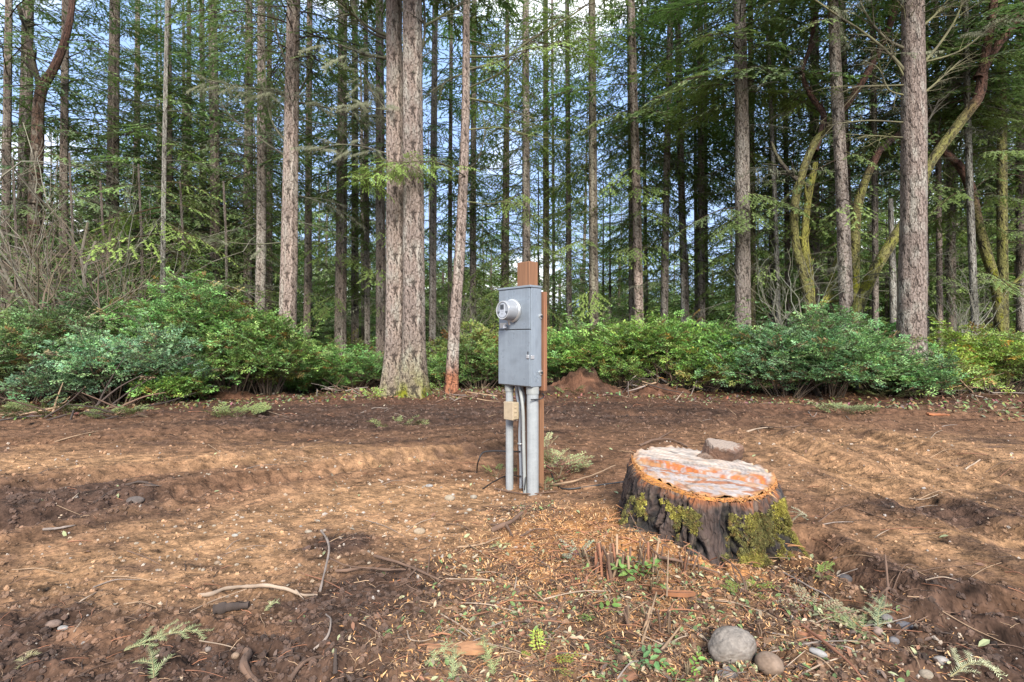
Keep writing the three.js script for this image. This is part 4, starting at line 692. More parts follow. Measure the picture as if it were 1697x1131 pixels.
// ---------------------------------------------------------------- stump
const stumpTop = (x, z) => 0.33 - 0.14 * z - 0.03 * x;
{
  const B = onGround(STUMP.x, STUMP.z, 0), T = thing('tree_stump', B, 'freshly cut wide stump with white and orange top and mossy bark', 'tree stump');
  const rim = (th) => 0.392 * (1 + 0.02 * Math.sin(5 * th + 0.4) + 0.045 * Math.sin(2 * th + 0.6) + 0.03 * Math.sin(3 * th + 2) + 0.018 * Math.sin(7 * th + 1));   // th from +x towards the viewer
  const flare = (th) => 0.035 + 0.04 * Math.max(0, Math.sin(3 * th + 2.4)) + 0.13 * Math.exp(-(((th - 0.72) / 0.22) ** 2)) + 0.10 * Math.exp(-(((th - 2.75) / 0.3) ** 2)) + 0.06 * Math.exp(-(((th - 1.9) / 0.16) ** 2));
  const cut = (th) => { let x = Math.cos(th), z = Math.sin(th), r = rim(th); const e = x * -0.86 + z * 0.51; if (e > 0) r = Math.min(r, 0.335 / e); return r; };  // the flat back cut on the left
  const surf = (th, h) => {                                          // h 0 at the soil .. 1 at the rim
    const f = Math.pow(1 - h, 2.1), r0 = rim(th) * (0.985 + 0.02 * h) + flare(th) * f + 0.035 * (1 - h);
    const n = fbm(th * 7, h * 1.6, 21, 3), n2 = Math.abs(vn(th * 11 + 0.8 * vn(th * 3, h * 3, 5), h * 1.3, 22)), n3 = fbm(th * 26, h * 9, 23, 3);
    const am = 1 - 0.75 * h * h * h * h; let r = r0 + am * (0.022 * n + 0.05 * (sst(0, 0.4, n2) - 0.7) + 0.013 * n3 + 0.01 * (Math.abs(vn(th * 30, h * 5, 25)) - 0.3));
    if (h > 0.9) r -= 0.012 * (h - 0.9) / 0.1;
    const x = Math.cos(th) * r, z = Math.sin(th) * r, yt = stumpTop(x, z) - 0.012, y0 = ground(B.x + x, B.z + z) - B.y - 0.06;
    return [V(x, lerp(y0, yt, h) + 0.006 * n3 * h, z), n, n2, n3];
  };
  const mossAt = (th, h) => { const t = th < 0 ? th + 6.283 : th; const s = sst(0.35, 0.55, t) * (1 - sst(2.5, 3.0, t)); return clamp(s * (0.55 + 1.5 * fbm(th * 4, h * 3, 31, 3) + 0.5 * Math.exp(-(((t - 1.15) / 0.35) ** 2)) - 0.5 * Math.exp(-(((t - 1.75) / 0.15) ** 2))) * sst(0.0, 0.12, h) * (1 - sst(0.78, 0.9, h)) + 0.9 * Math.exp(-(((t - 0.72) / 0.1) ** 2)) * (1 - sst(0.35, 0.5, h)) + 0.5 * Math.exp(-(((t - 3.0) / 0.2) ** 2)) * (1 - sst(0.6, 0.8, h))); };
  const m = new MB(), na = 300, nh = 90;
  for (let j = 0; j <= nh; j++) for (let i = 0; i <= na; i++) {
    const th = i / na * 2 * Math.PI, h = j / nh, [p, n, n2, n3] = surf(th === 2 * Math.PI ? 0 : th, h), t = th;
    let c = mix3([0.011, 0.008, 0.007], [0.048, 0.03, 0.023], sst(0.05, 0.6, n2 + 0.5 * n3)); c = c.map((x) => x * (1 + 0.5 * n3));
    c = mix3(c, [0.022, 0.021, 0.022], Math.exp(-(((t - 0.42) / 0.2) ** 2)) * 0.85);
    c = mix3(c, [0.1, 0.085, 0.07], 0.4 * sst(0.35, 0.6, n3 + 0.4 * n));
    c = mix3(c, [0.07, 0.064, 0.026], 0.55 * mossAt(th, h) * sst(-0.3, 0.2, n3));
    c = mix3(c, mix3([0.2, 0.07, 0.024], [0.13, 0.085, 0.06], sst(-0.2, 0.25, fbm(th * 12, h * 9, 66, 3))), sst(0.84, 1.0, h + 0.16 * fbm(th * 5, h * 4, 67, 3)) * (t > 0.55 && t < 3.6 ? 0.85 : 0.35));
    m.v(p.x, p.y, p.z, c, th * 0.6, h * 0.5);
  }
  for (let j = 0; j < nh; j++) for (let i = 0; i < na; i++) { const a = j * (na + 1) + i; m.i.push(a, a + na + 1, a + 1, a + 1, a + na + 1, a + na + 2); }
  const bk = std({ vertexColors: true, roughness: 0.95, bumpMap: M.barkBump, bumpScale: 0.03 }); part('bark', m.geo(), bk, T);
  // cut face: sawn plane, orange band, chalky pitch, ragged rim
  const face = new MB(), nf = 200, nr = 70;
  const faceCol = (x, z, q, th) => {
    const rr = Math.hypot(x - 0.04, (z + 0.06) * 1.05) + 0.012 * fbm(x * 6, z * 6, 48, 2), ring = Math.sin(rr * 260 + 3 * fbm(rr * 30, 1, 2, 2)), g = fbm(x * 13 + 3 * z, (z - 0.4 * x) * 36, 41, 4) + 0.1 * ring, f2 = fbm(x * 30, z * 34, 42, 4), f3 = fbm(x * 9, z * 11, 43, 4), sp = vn(x * 85, z * 120, 44);
    let c = mix3([0.68, 0.59, 0.56], [0.76, 0.70, 0.69], sst(-0.2, 0.3, f3));
    c = mix3(c, [0.5, 0.3, 0.17], 0.85 * sst(-0.08, 0.22, f2 + 0.5 * g));
    c = mix3(c, [0.44, 0.15, 0.055], 0.85 * sst(0.05, 0.3, f3 * 0.8 + f2 * 0.5 + 0.2 * g));
    c = mix3(c, [0.16, 0.1, 0.08], 0.6 * sst(0.45, 0.8, sp) * sst(-0.1, 0.2, f3));
    const band = 0.03 + 0.4 * x - z, back = sst(0.045, 0.1, band + 0.05 * f3);             // behind the band: cream wood with grain
    c = mix3(c, mix3([0.66, 0.56, 0.46], [0.70, 0.63, 0.57], 0.5 + g).map((k) => k * (1 + 0.35 * g)), 0.75 * back);
    const bw = Math.exp(-(((band - 0.01 - 0.05 * f3) / (0.045 + 0.02 * fbm(x * 7, 3, 45, 2))) ** 2)) * sst(-0.30, -0.24, x) * (1 - sst(0.30, 0.34, x));
    c = mix3(c, mix3([0.5, 0.085, 0.01], [0.56, 0.18, 0.035], 0.5 + 1.2 * f2), clamp(bw * (0.9 + 2.2 * f2 + 1.2 * f3)));
    const e = sst(0.925, 0.985, q + 0.05 * f3);
    c = mix3(c, mix3([0.6, 0.22, 0.045], [0.62, 0.36, 0.15], 0.5 + f2), e * (th > 3.6 ? 0.55 : 0.95));
    if (x < -0.2) c = mix3(c, [0.56, 0.3, 0.1], 0.6 * Math.exp(-(((band - 0.0) / 0.035) ** 2)));
    const crack = sst(0.93, 0.99, Math.cos(Math.atan2(z + 0.06, x - 0.04) * 9 + 1.5 * fbm(rr * 9, 3, 4, 3))) * sst(0.1, 0.2, rr) * sst(0, 0.3, fbm(x * 12, z * 12, 49, 2) + 0.1);
    return [c[0], c[1] * 0.97, c[2] * 0.93].map((k) => 0.43 * k * (1 + 0.5 * f2 + 0.25 * g + 0.15 * sp + 0.05 * ring) * (1 - 0.4 * crack));
  };
  for (let j = 0; j <= nr; j++) for (let i = 0; i <= nf; i++) {
    const th = (i % nf) / nf * 2 * Math.PI, q = j / nr, r = Math.min(cut(th), rim(th) - 0.02) * q * (1 + 0.012 * vn(th * 14, 3, 5) * q), x = Math.cos(th) * r, z = Math.sin(th) * r;
    const y = stumpTop(x, z) + 0.012 + 0.008 * fbm(x * 6 + z * 3, z * 22 - x * 9, 46, 3) - 0.012 * Math.exp(-(((0.03 + 0.4 * x - z) / 0.03) ** 2)) - 0.02 * sst(0.9, 1, q) * (0.4 + vn(th * 20, 1, 7)) + 0.006 * Math.sign(0.03 + 0.4 * x - z);
    face.v(x, y, z, faceCol(x, z, q, th), x, z);
  }
  for (let j = 0; j < nr; j++) for (let i = 0; i < nf; i++) { const a = j * (nf + 1) + i; face.i.push(a, a + nf + 1, a + 1, a + 1, a + nf + 1, a + nf + 2); }
  part('cut_face', face.geo(), std({ vertexColors: true, roughness: 0.8 }), T);
  const bev = new MB(), nb = 90;                                     // orange holding wood that slopes down to the bark on the left and round the rim
  for (let i = 0; i <= nb * 4; i++) { const th = i / (nb * 4) * 2 * Math.PI, a = Math.min(cut(th), rim(th) - 0.02), left = Math.exp(-(((th - 2.6) / 0.45) ** 2)); for (let k = 0; k <= 3; k++) { const r = lerp(a * 1.004, rim(th) - 0.008, k / 3), x = Math.cos(th) * r, z = Math.sin(th) * r, f = fbm(th * 22, k, 51, 3); bev.v(x, stumpTop(x, z) + 0.004 - (0.012 + 0.06 * left) * k / 3 + 0.012 * f * k / 3, z, mix3([0.4, 0.165, 0.035], [0.22, 0.08, 0.026], clamp(k / 3 * 0.7 + f - 0.3 * left)), th, k); } }
  for (let i = 0; i < nb * 4; i++) for (let k = 0; k < 3; k++) { const a = i * 4 + k; bev.i.push(a, a + 1, a + 4, a + 1, a + 5, a + 4); }
  part('rim', bev.geo(), std({ vertexColors: true, roughness: 0.9, side: THREE.DoubleSide }), T);
  // moss: small tufts standing on the bark
  const tuft = new MB(), R = rng(77);
  for (let k = 0; k < 16; k++) { const a = R() * 6.28, q = R() * 0.012, b = V(Math.cos(a) * q, 0, Math.sin(a) * q), d = V(R() - 0.5, 0.9, R() - 0.5).normalize(), l = 0.008 + 0.012 * R(), s = V(R() - 0.5, 0, R() - 0.5).normalize().multiplyScalar(0.0028), v = 0.6 + 0.8 * R(); tuft.tri(b.clone().sub(s), b.clone().add(s), b.clone().addScaledVector(d, l).add(V(0, -0.002, 0)), [0.115 * v, 0.11 * v, 0.032 * v]); }
  const tg = tuft.geo(), ms = [], cs = [], UPY = V(0, 1, 0);
  for (let k = 0; k < 150000 && ms.length < 8500; k++) {
    const th = R() * 4.2, h = R(), mm = mossAt(th, h), [p, n, n2, n3] = surf(th, h); if (R() > 0.8 * (mm - 0.28) * sst(0.13, 0.7, n2 + 0.4 * n3) * (0.15 + 1.25 * sst(-0.12, 0.22, fbm(th * 15, h * 11, 63, 4)))) continue;
    const q = surf(th + 0.02, h)[0], u = surf(th, h + 0.02)[0], nn = u.sub(p).cross(q.sub(p)).normalize(); if (nn.x * Math.cos(th) + nn.z * Math.sin(th) < 0) nn.negate();
    nn.add(V(0, -0.25, 0)).normalize(); const s = 0.5 + 0.7 * R(), v = 0.5 + 0.8 * R(), y = sst(-0.2, 0.3, fbm(th * 3, h * 4, 61, 2)) + (Math.abs(th - 0.72) < 0.2 ? 0.5 : 0);
    ms.push(new THREE.Matrix4().compose(p, new THREE.Quaternion().setFromUnitVectors(UPY, nn).multiply(new THREE.Quaternion().setFromAxisAngle(UPY, R() * 6)), V(s, s, s))); cs.push(R() < 0.18 ? [1.5 * v, 1.0 * v, 1.0 * v] : mix3([1.2 * v, 1.15 * v, 1.1 * v], [2.5 * v, 2.3 * v, 1.5 * v], y));
  }
  instanced('moss', tg, M.plain, ms, cs, T, 'stuff');
  // torn fibres of wood along the rim
  const fb = new MB(); for (let k = 0; k < 420; k++) { const th = R() < 0.8 ? 0.3 + 3.1 * R() : R() * 6.28, r = rim(th) - 0.03 * R(), x = Math.cos(th) * r, z = Math.sin(th) * r, b = V(x, stumpTop(x, z) + 0.004, z), e = b.clone().add(V((R() - 0.5) * 0.08, 0.02 * R() - 0.035 * R(), (R() - 0.4) * 0.06)), s = V(R() - 0.5, 0.5, R() - 0.5).multiplyScalar(0.003 + 0.003 * R()), v = 0.6 + 0.7 * R(); fb.tri(b.clone().sub(s), b.clone().add(s), e, mix3([0.4 * v, 0.21 * v, 0.08 * v], [0.22 * v, 0.08 * v, 0.03 * v], R())); }
  part('splinters', fb.geo(), M.plain, T).userData.kind = 'stuff';
}

// ---------------------------------------------------------------- stones
function stoneGeo(seed, o = {}) {
  const R = rng(seed), g = new THREE.IcosahedronGeometry(1, o.detail ?? 18), P = g.attributes.position, C = new Float32Array(P.count * 3), pl = [];
  for (let k = 0; k < (o.faces ?? 0); k++) pl.push([V(R() - 0.5, R() - 0.5, R() - 0.5).normalize(), 0.68 + 0.2 * R()]); for (const q of o.planes ?? []) pl.push([V(...q[0]).normalize(), q[1]]);
  const s = V(...(o.size ?? [1, 1, 1])), v = V(0, 0, 0), c0 = o.c, c1 = o.c2 ?? c0.map((x) => x * 0.6);
  for (let i = 0; i < P.count; i++) {
    v.fromBufferAttribute(P, i).normalize(); let r = 1; const d = v.clone();
    for (const [n, k] of pl) { const e = n.dot(d); if (e > 0.01) r = Math.min(r, k / e); }
    const n = fbm(d.x * 1.7 + seed, d.y * 1.7, d.z * 1.7, 4), n2 = fbm(d.x * 8 + seed, d.y * 8, d.z * 8, 4); r *= 1 + (o.lump ?? 0.1) * n + (o.grit ?? 0.03) * n2;
    v.multiplyScalar(r).multiply(s); P.setXYZ(i, v.x, v.y, v.z);
    const n3 = fbm(d.x * 22 + seed, d.y * 22, d.z * 22, 3); let c = mix3(c0, c1, clamp(0.35 + 1.3 * n + 0.8 * n2)); if (o.dirt) c = mix3(c, [0.16, 0.09, 0.055], clamp(o.dirt * (0.8 - 1.6 * d.y + 1.5 * n2))); if (o.top) c = mix3(c, o.top, sst(0.42, 0.62, d.y + 0.3 * n2));
    c = c.map((x) => x * (1 + 0.4 * n3)); C.set(c, i * 3);
  }
  g.setAttribute('color', new THREE.BufferAttribute(C, 3)); g.deleteAttribute('normal');
  const q = g.toNonIndexed ? g : g; const mb = new Map(), idx = [], pos = [], col = [], uv = [];     // weld for smooth shading
  for (let i = 0; i < P.count; i++) { const key = [P.getX(i), P.getY(i), P.getZ(i)].map((x) => Math.round(x * 1e6)).join(); if (!mb.has(key)) { mb.set(key, pos.length / 3); pos.push(P.getX(i), P.getY(i), P.getZ(i)); col.push(C[i * 3], C[i * 3 + 1], C[i * 3 + 2]); uv.push(P.getX(i) * 3, P.getZ(i) * 3); } idx.push(mb.get(key)); }
  const m = new MB(); m.p = pos; m.c = col; m.uv = uv; m.i = idx; return m.geo();
}
M.stone = std({ vertexColors: true, roughness: 0.85, color: rgb(0.47, 0.47, 0.47) });
function stone(px, py, size, label, o, group) { const p = hit(px, py, 0), m = single('stone', stoneGeo(o.seed ?? Math.round(px + py), { size, detail: size[0] > 0.06 ? 20 : 7, ...o }), M.stone, p.add(V(0, size[1] * (o.up ?? 0.35), 0)), label, 'stone', group); m.rotation.y = o.turn ?? 0; if (o.roll) m.rotation.z = o.roll; return m; }
{ // the rock lying on the stump
  const p = V(STUMP.x + 0.2, 0, STUMP.z - 0.17), B = ground(STUMP.x, STUMP.z); p.y = B + stumpTop(0.2, -0.17) + 0.048;
  const m = single('rock', stoneGeo(8, { size: [0.135, 0.115, 0.105], detail: 40, lump: 0.1, grit: 0.05, planes: [[[0.1, 1, 0.15], 0.5], [[0, -1, 0.1], 0.55], [[-0.3, -0.35, 1], 0.5], [[0.9, -0.35, 0.5], 0.62], [[-1, 0.35, 0.25], 0.66], [[0.5, 0.9, 0.5], 0.62], [[-0.6, -0.8, 0.3], 0.62], [[0, 0, -1], 0.6]], c: [0.26, 0.14, 0.085], c2: [0.13, 0.07, 0.045], top: [0.44, 0.34, 0.27] }), M.stone, p, 'angular grey brown rock lying on the back of the cut stump', 'rock'); m.rotation.set(0.05, -0.25, 0.02);
  const q = single('rock', stoneGeo(9, { size: [0.05, 0.024, 0.04], detail: 16, lump: 0.2, grit: 0.08, faces: 4, c: [0.3, 0.2, 0.14], c2: [0.15, 0.09, 0.06] }), M.stone, V(p.x - 0.105, B + stumpTop(0.09, -0.18) + 0.022, p.z - 0.01), 'small flat pale chip of rock against the rock on the stump', 'rock');
}
stone(1213, 1085, [0.088, 0.06, 0.068], 'big grey rounded stone with a little moss at the lower right', { c: [0.38, 0.325, 0.27], c2: [0.2, 0.17, 0.14], dirt: 0.3, lump: 0.2, grit: 0.06, turn: 0.5, up: 0.45, roll: 0.15 });
stone(1275, 1110, [0.042, 0.036, 0.046], 'smooth tan egg shaped stone beside the big grey stone', { c: [0.36, 0.25, 0.175], c2: [0.26, 0.17, 0.11], lump: 0.06, turn: 0.9, up: 0.5 });
stone(1337, 1073, [0.017, 0.012, 0.013], 'small brown pebble left of the white pebble near the big grey stone', { c: [0.3, 0.22, 0.17], up: 0.5 });
stone(1356, 1086, [0.03, 0.012, 0.014], 'narrow white pebble right of the big grey stone', { c: [0.5, 0.47, 0.44], turn: -0.8, up: 0.6 });
stone(745, 829, [0.036, 0.024, 0.028], 'large cream pebble in the tan soil left of the pedestal', { c: [0.55, 0.45, 0.32], c2: [0.42, 0.33, 0.22], up: 0.5, lump: 0.05 });
stone(785, 826, [0.025, 0.016, 0.02], 'pale pebble between the large cream pebble and the pedestal', { c: [0.55, 0.47, 0.36], up: 0.5, lump: 0.05 });
stone(711, 807, [0.03, 0.013, 0.02], 'whitish grey pebble up left of the large cream pebble', { c: [0.5, 0.46, 0.42], up: 0.5 });
stone(695, 884, [0.034, 0.02, 0.024], 'cream pebble alone in the smooth tan soil below the others', { c: [0.56, 0.43, 0.29], c2: [0.45, 0.33, 0.21], up: 0.5, lump: 0.05 });
stone(778, 847, [0.018, 0.011, 0.013], 'small pale pebble nearest below the pebble beside the pedestal', { c: [0.55, 0.48, 0.38], up: 0.5 });
stone(772, 852, [0.012, 0.008, 0.01], 'tiny pale pebble touching the small pale pebble', { c: [0.5, 0.42, 0.32], up: 0.5 });
stone(511, 883, [0.022, 0.01, 0.015], 'flat pale pebble at the rim of the dark patch', { c: [0.5, 0.41, 0.3], up: 0.5 });
stone(527, 866, [0.012, 0.01, 0.01], 'round pale pebble above the dark patch of soil', { c: [0.5, 0.43, 0.34], up: 0.5 });
stone(224, 836, [0.06, 0.03, 0.045], 'dull grey half buried stone at the end of the dark strip on the left', { c: [0.21, 0.165, 0.14], dirt: 0.3, up: 0.2 });
stone(389, 889, [0.018, 0.009, 0.013], 'white pebble on the tan soil near the middle left', { c: [0.62, 0.58, 0.5], up: 0.5 });
stone(360, 935, [0.016, 0.01, 0.013], 'tan pebble above the long pale root', { c: [0.45, 0.32, 0.21], up: 0.5 });
stone(88, 1042, [0.03, 0.014, 0.02], 'brown stone left of the grey one in the lower left', { c: [0.3, 0.2, 0.15], dirt: 0.2, up: 0.4 });
stone(104, 1043, [0.02, 0.009, 0.013], 'light grey stone in the lower left corner area', { c: [0.46, 0.42, 0.38], up: 0.4 });
stone(344, 1079, [0.012, 0.009, 0.01], 'small grey pebble beyond the fir sprig at lower left', { c: [0.36, 0.29, 0.24], up: 0.5 });
stone(390, 1090, [0.014, 0.011, 0.012], 'small tan pebble beside the curved root at lower left', { c: [0.42, 0.28, 0.18], up: 0.5 });
stone(1401, 962, [0.034, 0.02, 0.028], 'dark grey stone in the bank right of the stump', { c: [0.13, 0.115, 0.115], up: 0.35 });
stone(1470, 1030, [0.022, 0.014, 0.017], 'grey stone below the forked twig at lower right', { c: [0.3, 0.27, 0.25], up: 0.45 });
stone(1482, 1065, [0.018, 0.013, 0.015], 'slate grey round stone among the gravel at lower right', { c: [0.27, 0.25, 0.25], up: 0.45 });
stone(1500, 1040, [0.034, 0.014, 0.022], 'flat bluish grey stone at lower right', { c: [0.26, 0.25, 0.27], up: 0.4 });
stone(1535, 1108, [0.022, 0.014, 0.016], 'pale tan pebble at the bottom right', { c: [0.5, 0.41, 0.3], up: 0.45 });
stone(1560, 1098, [0.026, 0.013, 0.016], 'long pale stone at the bottom right beside the tan pebble', { c: [0.48, 0.43, 0.38], up: 0.45 });
stone(1455, 1050, [0.018, 0.016, 0.018], 'pinkish tan stone above the slate grey round stone', { c: [0.42, 0.3, 0.24], up: 0.45 });
{
  const R = rng(314), GR = 'scattered pale pebbles on the tan soil', proto = [1, 2, 3].map((s) => stoneGeo(s * 19, { detail: 4, c: [0.5, 0.41, 0.3], c2: [0.38, 0.29, 0.2], lump: 0.12, size: [1, 0.62, 0.8] }));
  for (let k = 0; k < 90; k++) { const px = lerp(120, 830, R()), py = lerp(780, 960, Math.pow(R(), 1.2)), x = flat(px, py); if (sum(DARK, x[0], x[1]) > 0.4) continue; const s = 0.005 + 0.007 * R() * R() + 0.002; const m = single('pebble', proto[k % 3], M.stone, hit(px, py, s * 0.25), 'small pale pebble lying loose on the tan soil left of the pedestal', 'pebble', GR); m.scale.setScalar(s); m.rotation.y = R() * 6; }
}

// ---------------------------------------------------------------- sticks, roots and scraps of wood lying about
const STICK = { brown: [0.17, 0.1, 0.065], pale: [0.42, 0.31, 0.22], grey: [0.3, 0.24, 0.2], dark: [0.07, 0.047, 0.036], red: [0.3, 0.13, 0.07], tan: [0.38, 0.25, 0.15] };
let stickSeed = 900;
function stick(name, pts, r, c, label, o = {}) {                     // pts: [px, py, lift]
  const R = rng(stickSeed++), W = pts.map((q) => hit(q[0], q[1], r * 0.7 + (q[2] ?? 0))), B = W[0].clone(), P = spline(W.map((q) => q.clone().sub(B)), Math.max(10, pts.length * 7)), m = new MB(), ph = R() * 60;
  const col = (t, th, p) => { const n = fbm(p.x * 20 + ph, p.y * 20, p.z * 20, 3); return STICK[c].map((x) => x * (1 + 0.6 * n)); };
  for (const p of P) p.add(V(0, 0.5 * r * vn(p.x * 14, p.z * 14, ph), 0));
  m.tube(P, (t) => r * lerp(1, o.tip ?? 0.5, t) * (1 + 0.25 * vn(t * 14, ph, 1)), 9, col, { cap: true, disp: (t, th, len, rr) => rr * 0.18 * vn(len * 40, th * 2, ph) });
  for (const f of o.forks ?? []) { const Q = f.map((q) => hit(q[0], q[1], r * 0.6 + (q[2] ?? 0)).sub(B)); m.tube(spline(Q, 10), (t) => r * 0.6 * lerp(1, 0.35, t), 7, col, { cap: true }); }
  return single(name, m.geo(), M.wood, B, label, o.cat ?? 'stick', o.group);
}
stick('root', [[328, 990], [350, 987], [375, 982, 0.01], [420, 980, 0.015], [470, 982, 0.012], [505, 992, 0.006], [526, 990]], 0.0095, 'pale', 'long pale curving root on the soil at lower left of centre', { cat: 'root', forks: [[[490, 985, 0.01], [503, 996]]] });
stick('stick', [[556, 957, 0.02], [600, 954, 0.03], [640, 957, 0.03], [672, 950, 0.01]], 0.0075, 'brown', 'straight brown stick across the dark soil patch', { forks: [[[645, 955, 0.03], [660, 945, 0.02]]] });
stick('stick', [[620, 930, 0.02], [660, 943, 0.025], [705, 957, 0.01], [735, 968]], 0.008, 'brown', 'brown stick slanting down to the right in the dark patch', { forks: [[[690, 952, 0.02], [672, 968], [700, 985]], [[708, 958], [712, 938, 0.05]]] });
stick('stick', [[532, 890, 0.03], [541, 910, 0.05], [545, 935, 0.06], [538, 960, 0.03], [530, 982]], 0.006, 'grey', 'thin upright grey root at the left rim of the dark patch', { tip: 0.8 });
stick('stick', [[545, 940, 0.04], [580, 950, 0.03], [650, 955, 0.03]], 0.004, 'brown', 'thin twig crossing above the straight brown stick');
stick('root', [[400, 1080], [412, 1092, 0.01], [404, 1112, 0.012], [418, 1128], [440, 1150]], 0.012, 'brown', 'thick bent root at the bottom left of centre', { cat: 'root', tip: 0.8 });
stick('log', [[355, 1018], [385, 1012], [412, 1010]], 0.019, 'dark', 'short dark rotten log piece with a rusty end left of centre', { cat: 'log', tip: 0.8 });
stick('stick', [[110, 1022], [130, 1005, 0.01], [150, 992, 0.01], [170, 979]], 0.004, 'pale', 'pale bent twig on tan soil at lower left');
stick('stick', [[122, 1057], [134, 1036, 0.01]], 0.0035, 'pale', 'short pale twig under the pale bent twig');
stick('stick', [[70, 886], [100, 880, 0.01], [124, 873]], 0.008, 'grey', 'short thick grey stick at the lower rim of the dark strip on the left');
stick('stick', [[160, 836], [185, 828, 0.01], [200, 822]], 0.006, 'dark', 'dark short root on the dark strip at the left');
stick('stick', [[205, 806], [232, 803, 0.015], [262, 808]], 0.012, 'dark', 'dark knobbly root above the grey half buried stone');
stick('stick', [[120, 827], [130, 820, 0.01]], 0.004, 'pale', 'pale short twig standing out of the dark strip');
stick('stick', [[90, 733], [140, 723, 0.01], [195, 712]], 0.008, 'tan', 'long tan stick on the far soil at the left');
stick('stick', [[0, 690], [60, 684, 0.02], [120, 672, 0.05]], 0.016, 'tan', 'long tan stem lying before the left thicket', { tip: 0.5 });
stick('stick', [[-20, 702], [40, 695, 0.02], [85, 690]], 0.012, 'grey', 'grey stem lying lowest before the left thicket');
stick('stick', [[640, 768], [655, 765, 0.01]], 0.006, 'tan', 'short tan stick on the tyre track left of the pedestal');
stick('stick', [[672, 808], [695, 813]], 0.006, 'tan', 'short tan stick left of the whitish grey pebble');
stick('stick', [[590, 680], [620, 678, 0.01], [643, 676]], 0.008, 'grey', 'pale grey stick lying before the twin firs');
stick('stick', [[1060, 740], [1085, 735, 0.03], [1110, 733, 0.02], [1140, 742]], 0.014, 'brown', 'thick brown root behind the stump on the far soil', { forks: [[[1090, 734, 0.03], [1115, 718, 0.02]]] });
stick('stick', [[1235, 716], [1262, 712, 0.01], [1290, 710]], 0.01, 'pale', 'pale forked twig beyond the rock on the stump', { forks: [[[1255, 712, 0.01], [1262, 722]]] });
stick('stick', [[1260, 708], [1300, 712, 0.02], [1340, 703]], 0.009, 'brown', 'brown root right of the pale forked twig');
stick('stick', [[1000, 655], [1030, 660, 0.03], [1045, 662]], 0.014, 'brown', 'brown stick at the foot of the low soil hump');
stick('stick', [[1120, 665], [1132, 655, 0.04], [1145, 640, 0.1]], 0.012, 'pale', 'pale broken stick poking out under the cut branches');
stick('stick', [[1320, 645, 0.05], [1360, 640, 0.06], [1398, 652]], 0.014, 'brown', 'brown bent stem at the foot of the wide bluish shrub');
stick('stick', [[1600, 778], [1625, 770, 0.01]], 0.008, 'pale', 'short pale stick on the right hand tyre track');
stick('stick', [[1545, 1003], [1570, 1006, 0.008], [1592, 1008]], 0.007, 'tan', 'tan stick on the dark bank at the right');
stick('stick', [[1507, 830], [1530, 825, 0.01], [1555, 822]], 0.005, 'pale', 'thin pale stick on the tan track at the right');
stick('stick', [[1440, 1018], [1455, 1004, 0.01], [1470, 995, 0.04], [1472, 978, 0.07], [1467, 962, 0.09]], 0.007, 'brown', 'upright forked twig sticking out of the bank at lower right', { tip: 0.6, forks: [[[1470, 996, 0.04], [1466, 1015, 0.01], [1462, 1028]]] });
stick('stick', [[1298, 953, 0.01], [1340, 980, 0.02], [1380, 1004, 0.02], [1420, 1040, 0.01]], 0.0045, 'grey', 'long thin grey stem running down right from the stump');
stick('stick', [[1320, 1040, 0.02], [1370, 1080, 0.02], [1410, 1112, 0.015], [1440, 1140]], 0.0065, 'red', 'long reddish stem at the bottom right below the stump');
stick('stick', [[1092, 945, 0.05], [1110, 947, 0.05], [1150, 955, 0.045], [1192, 963, 0.03]], 0.007, 'brown', 'brown stem bent along the foot of the stump', { forks: [[[1098, 946, 0.05], [1070, 922, 0.08], [1042, 895, 0.14]]] });
stick('stick', [[1185, 935, 0.05], [1215, 955, 0.05], [1232, 975, 0.03], [1238, 995]], 0.005, 'brown', 'twisted brown root in front of the stump', { forks: [[[1213, 955, 0.05], [1225, 985, 0.02]]] });
stick('stick', [[1080, 1100], [1105, 1078, 0.02], [1128, 1058, 0.04]], 0.0065, 'tan', 'tan straight stick below the cut stems, pointing up right');
stick('stick', [[1060, 1080], [1075, 1045, 0.03], [1088, 1005, 0.06]], 0.0055, 'tan', 'light split stick leaning among the cut stems');
stick('stick', [[758, 908], [790, 908, 0.01], [830, 893]], 0.007, 'tan', 'tan stick at the left rim of the leaf litter');
stick('stick', [[862, 895, 0.01], [885, 886, 0.02], [908, 878]], 0.007, 'brown', 'brown stick beside the gnarled root left of the stump');
stick('root', [[815, 882], [840, 880, 0.03], [858, 872, 0.05], [866, 868, 0.06]], 0.016, 'brown', 'gnarled dark root stub lying left of the stump', { cat: 'root', forks: [[[838, 880, 0.03], [850, 892]], [[828, 880, 0.02], [812, 872]]] });
stick('stick', [[1105, 1010, 0.05], [1108, 950, 0.1]], 0.004, 'tan', 'thin upright tan stem at the left front of the stump');
stick('stick', [[852, 985], [856, 965, 0.02]], 0.006, 'pale', 'short pale splinter standing in the leaf litter');
stick('stick', [[905, 806], [940, 808, 0.03], [985, 796, 0.04], [1020, 778, 0.03]], 0.008, 'tan', 'tan stem lying right of the pedestal foot');
stick('stick', [[820, 812], [870, 822, 0.01], [925, 818, 0.01]], 0.007, 'brown', 'reddish brown stick lying across the front of the pedestal foot');
stick('stick', [[480, 1130], [505, 1105, 0.01], [540, 1094, 0.01]], 0.009, 'brown', 'broken brown stick at the bottom left of centre');
stick('stick', [[555, 1120], [556, 1092, 0.03]], 0.008, 'dark', 'dark short stake at the bottom of the dark patch');
stick('stick', [[600, 1040, 0.01], [622, 1055, 0.015], [638, 1064]], 0.005, 'brown', 'short bent root in the lower dark patch');
stick('stick', [[520, 1075], [542, 1062, 0.01], [548, 1040, 0.02], [540, 1020]], 0.005, 'grey', 'curved grey root in the lower left of the dark patch');
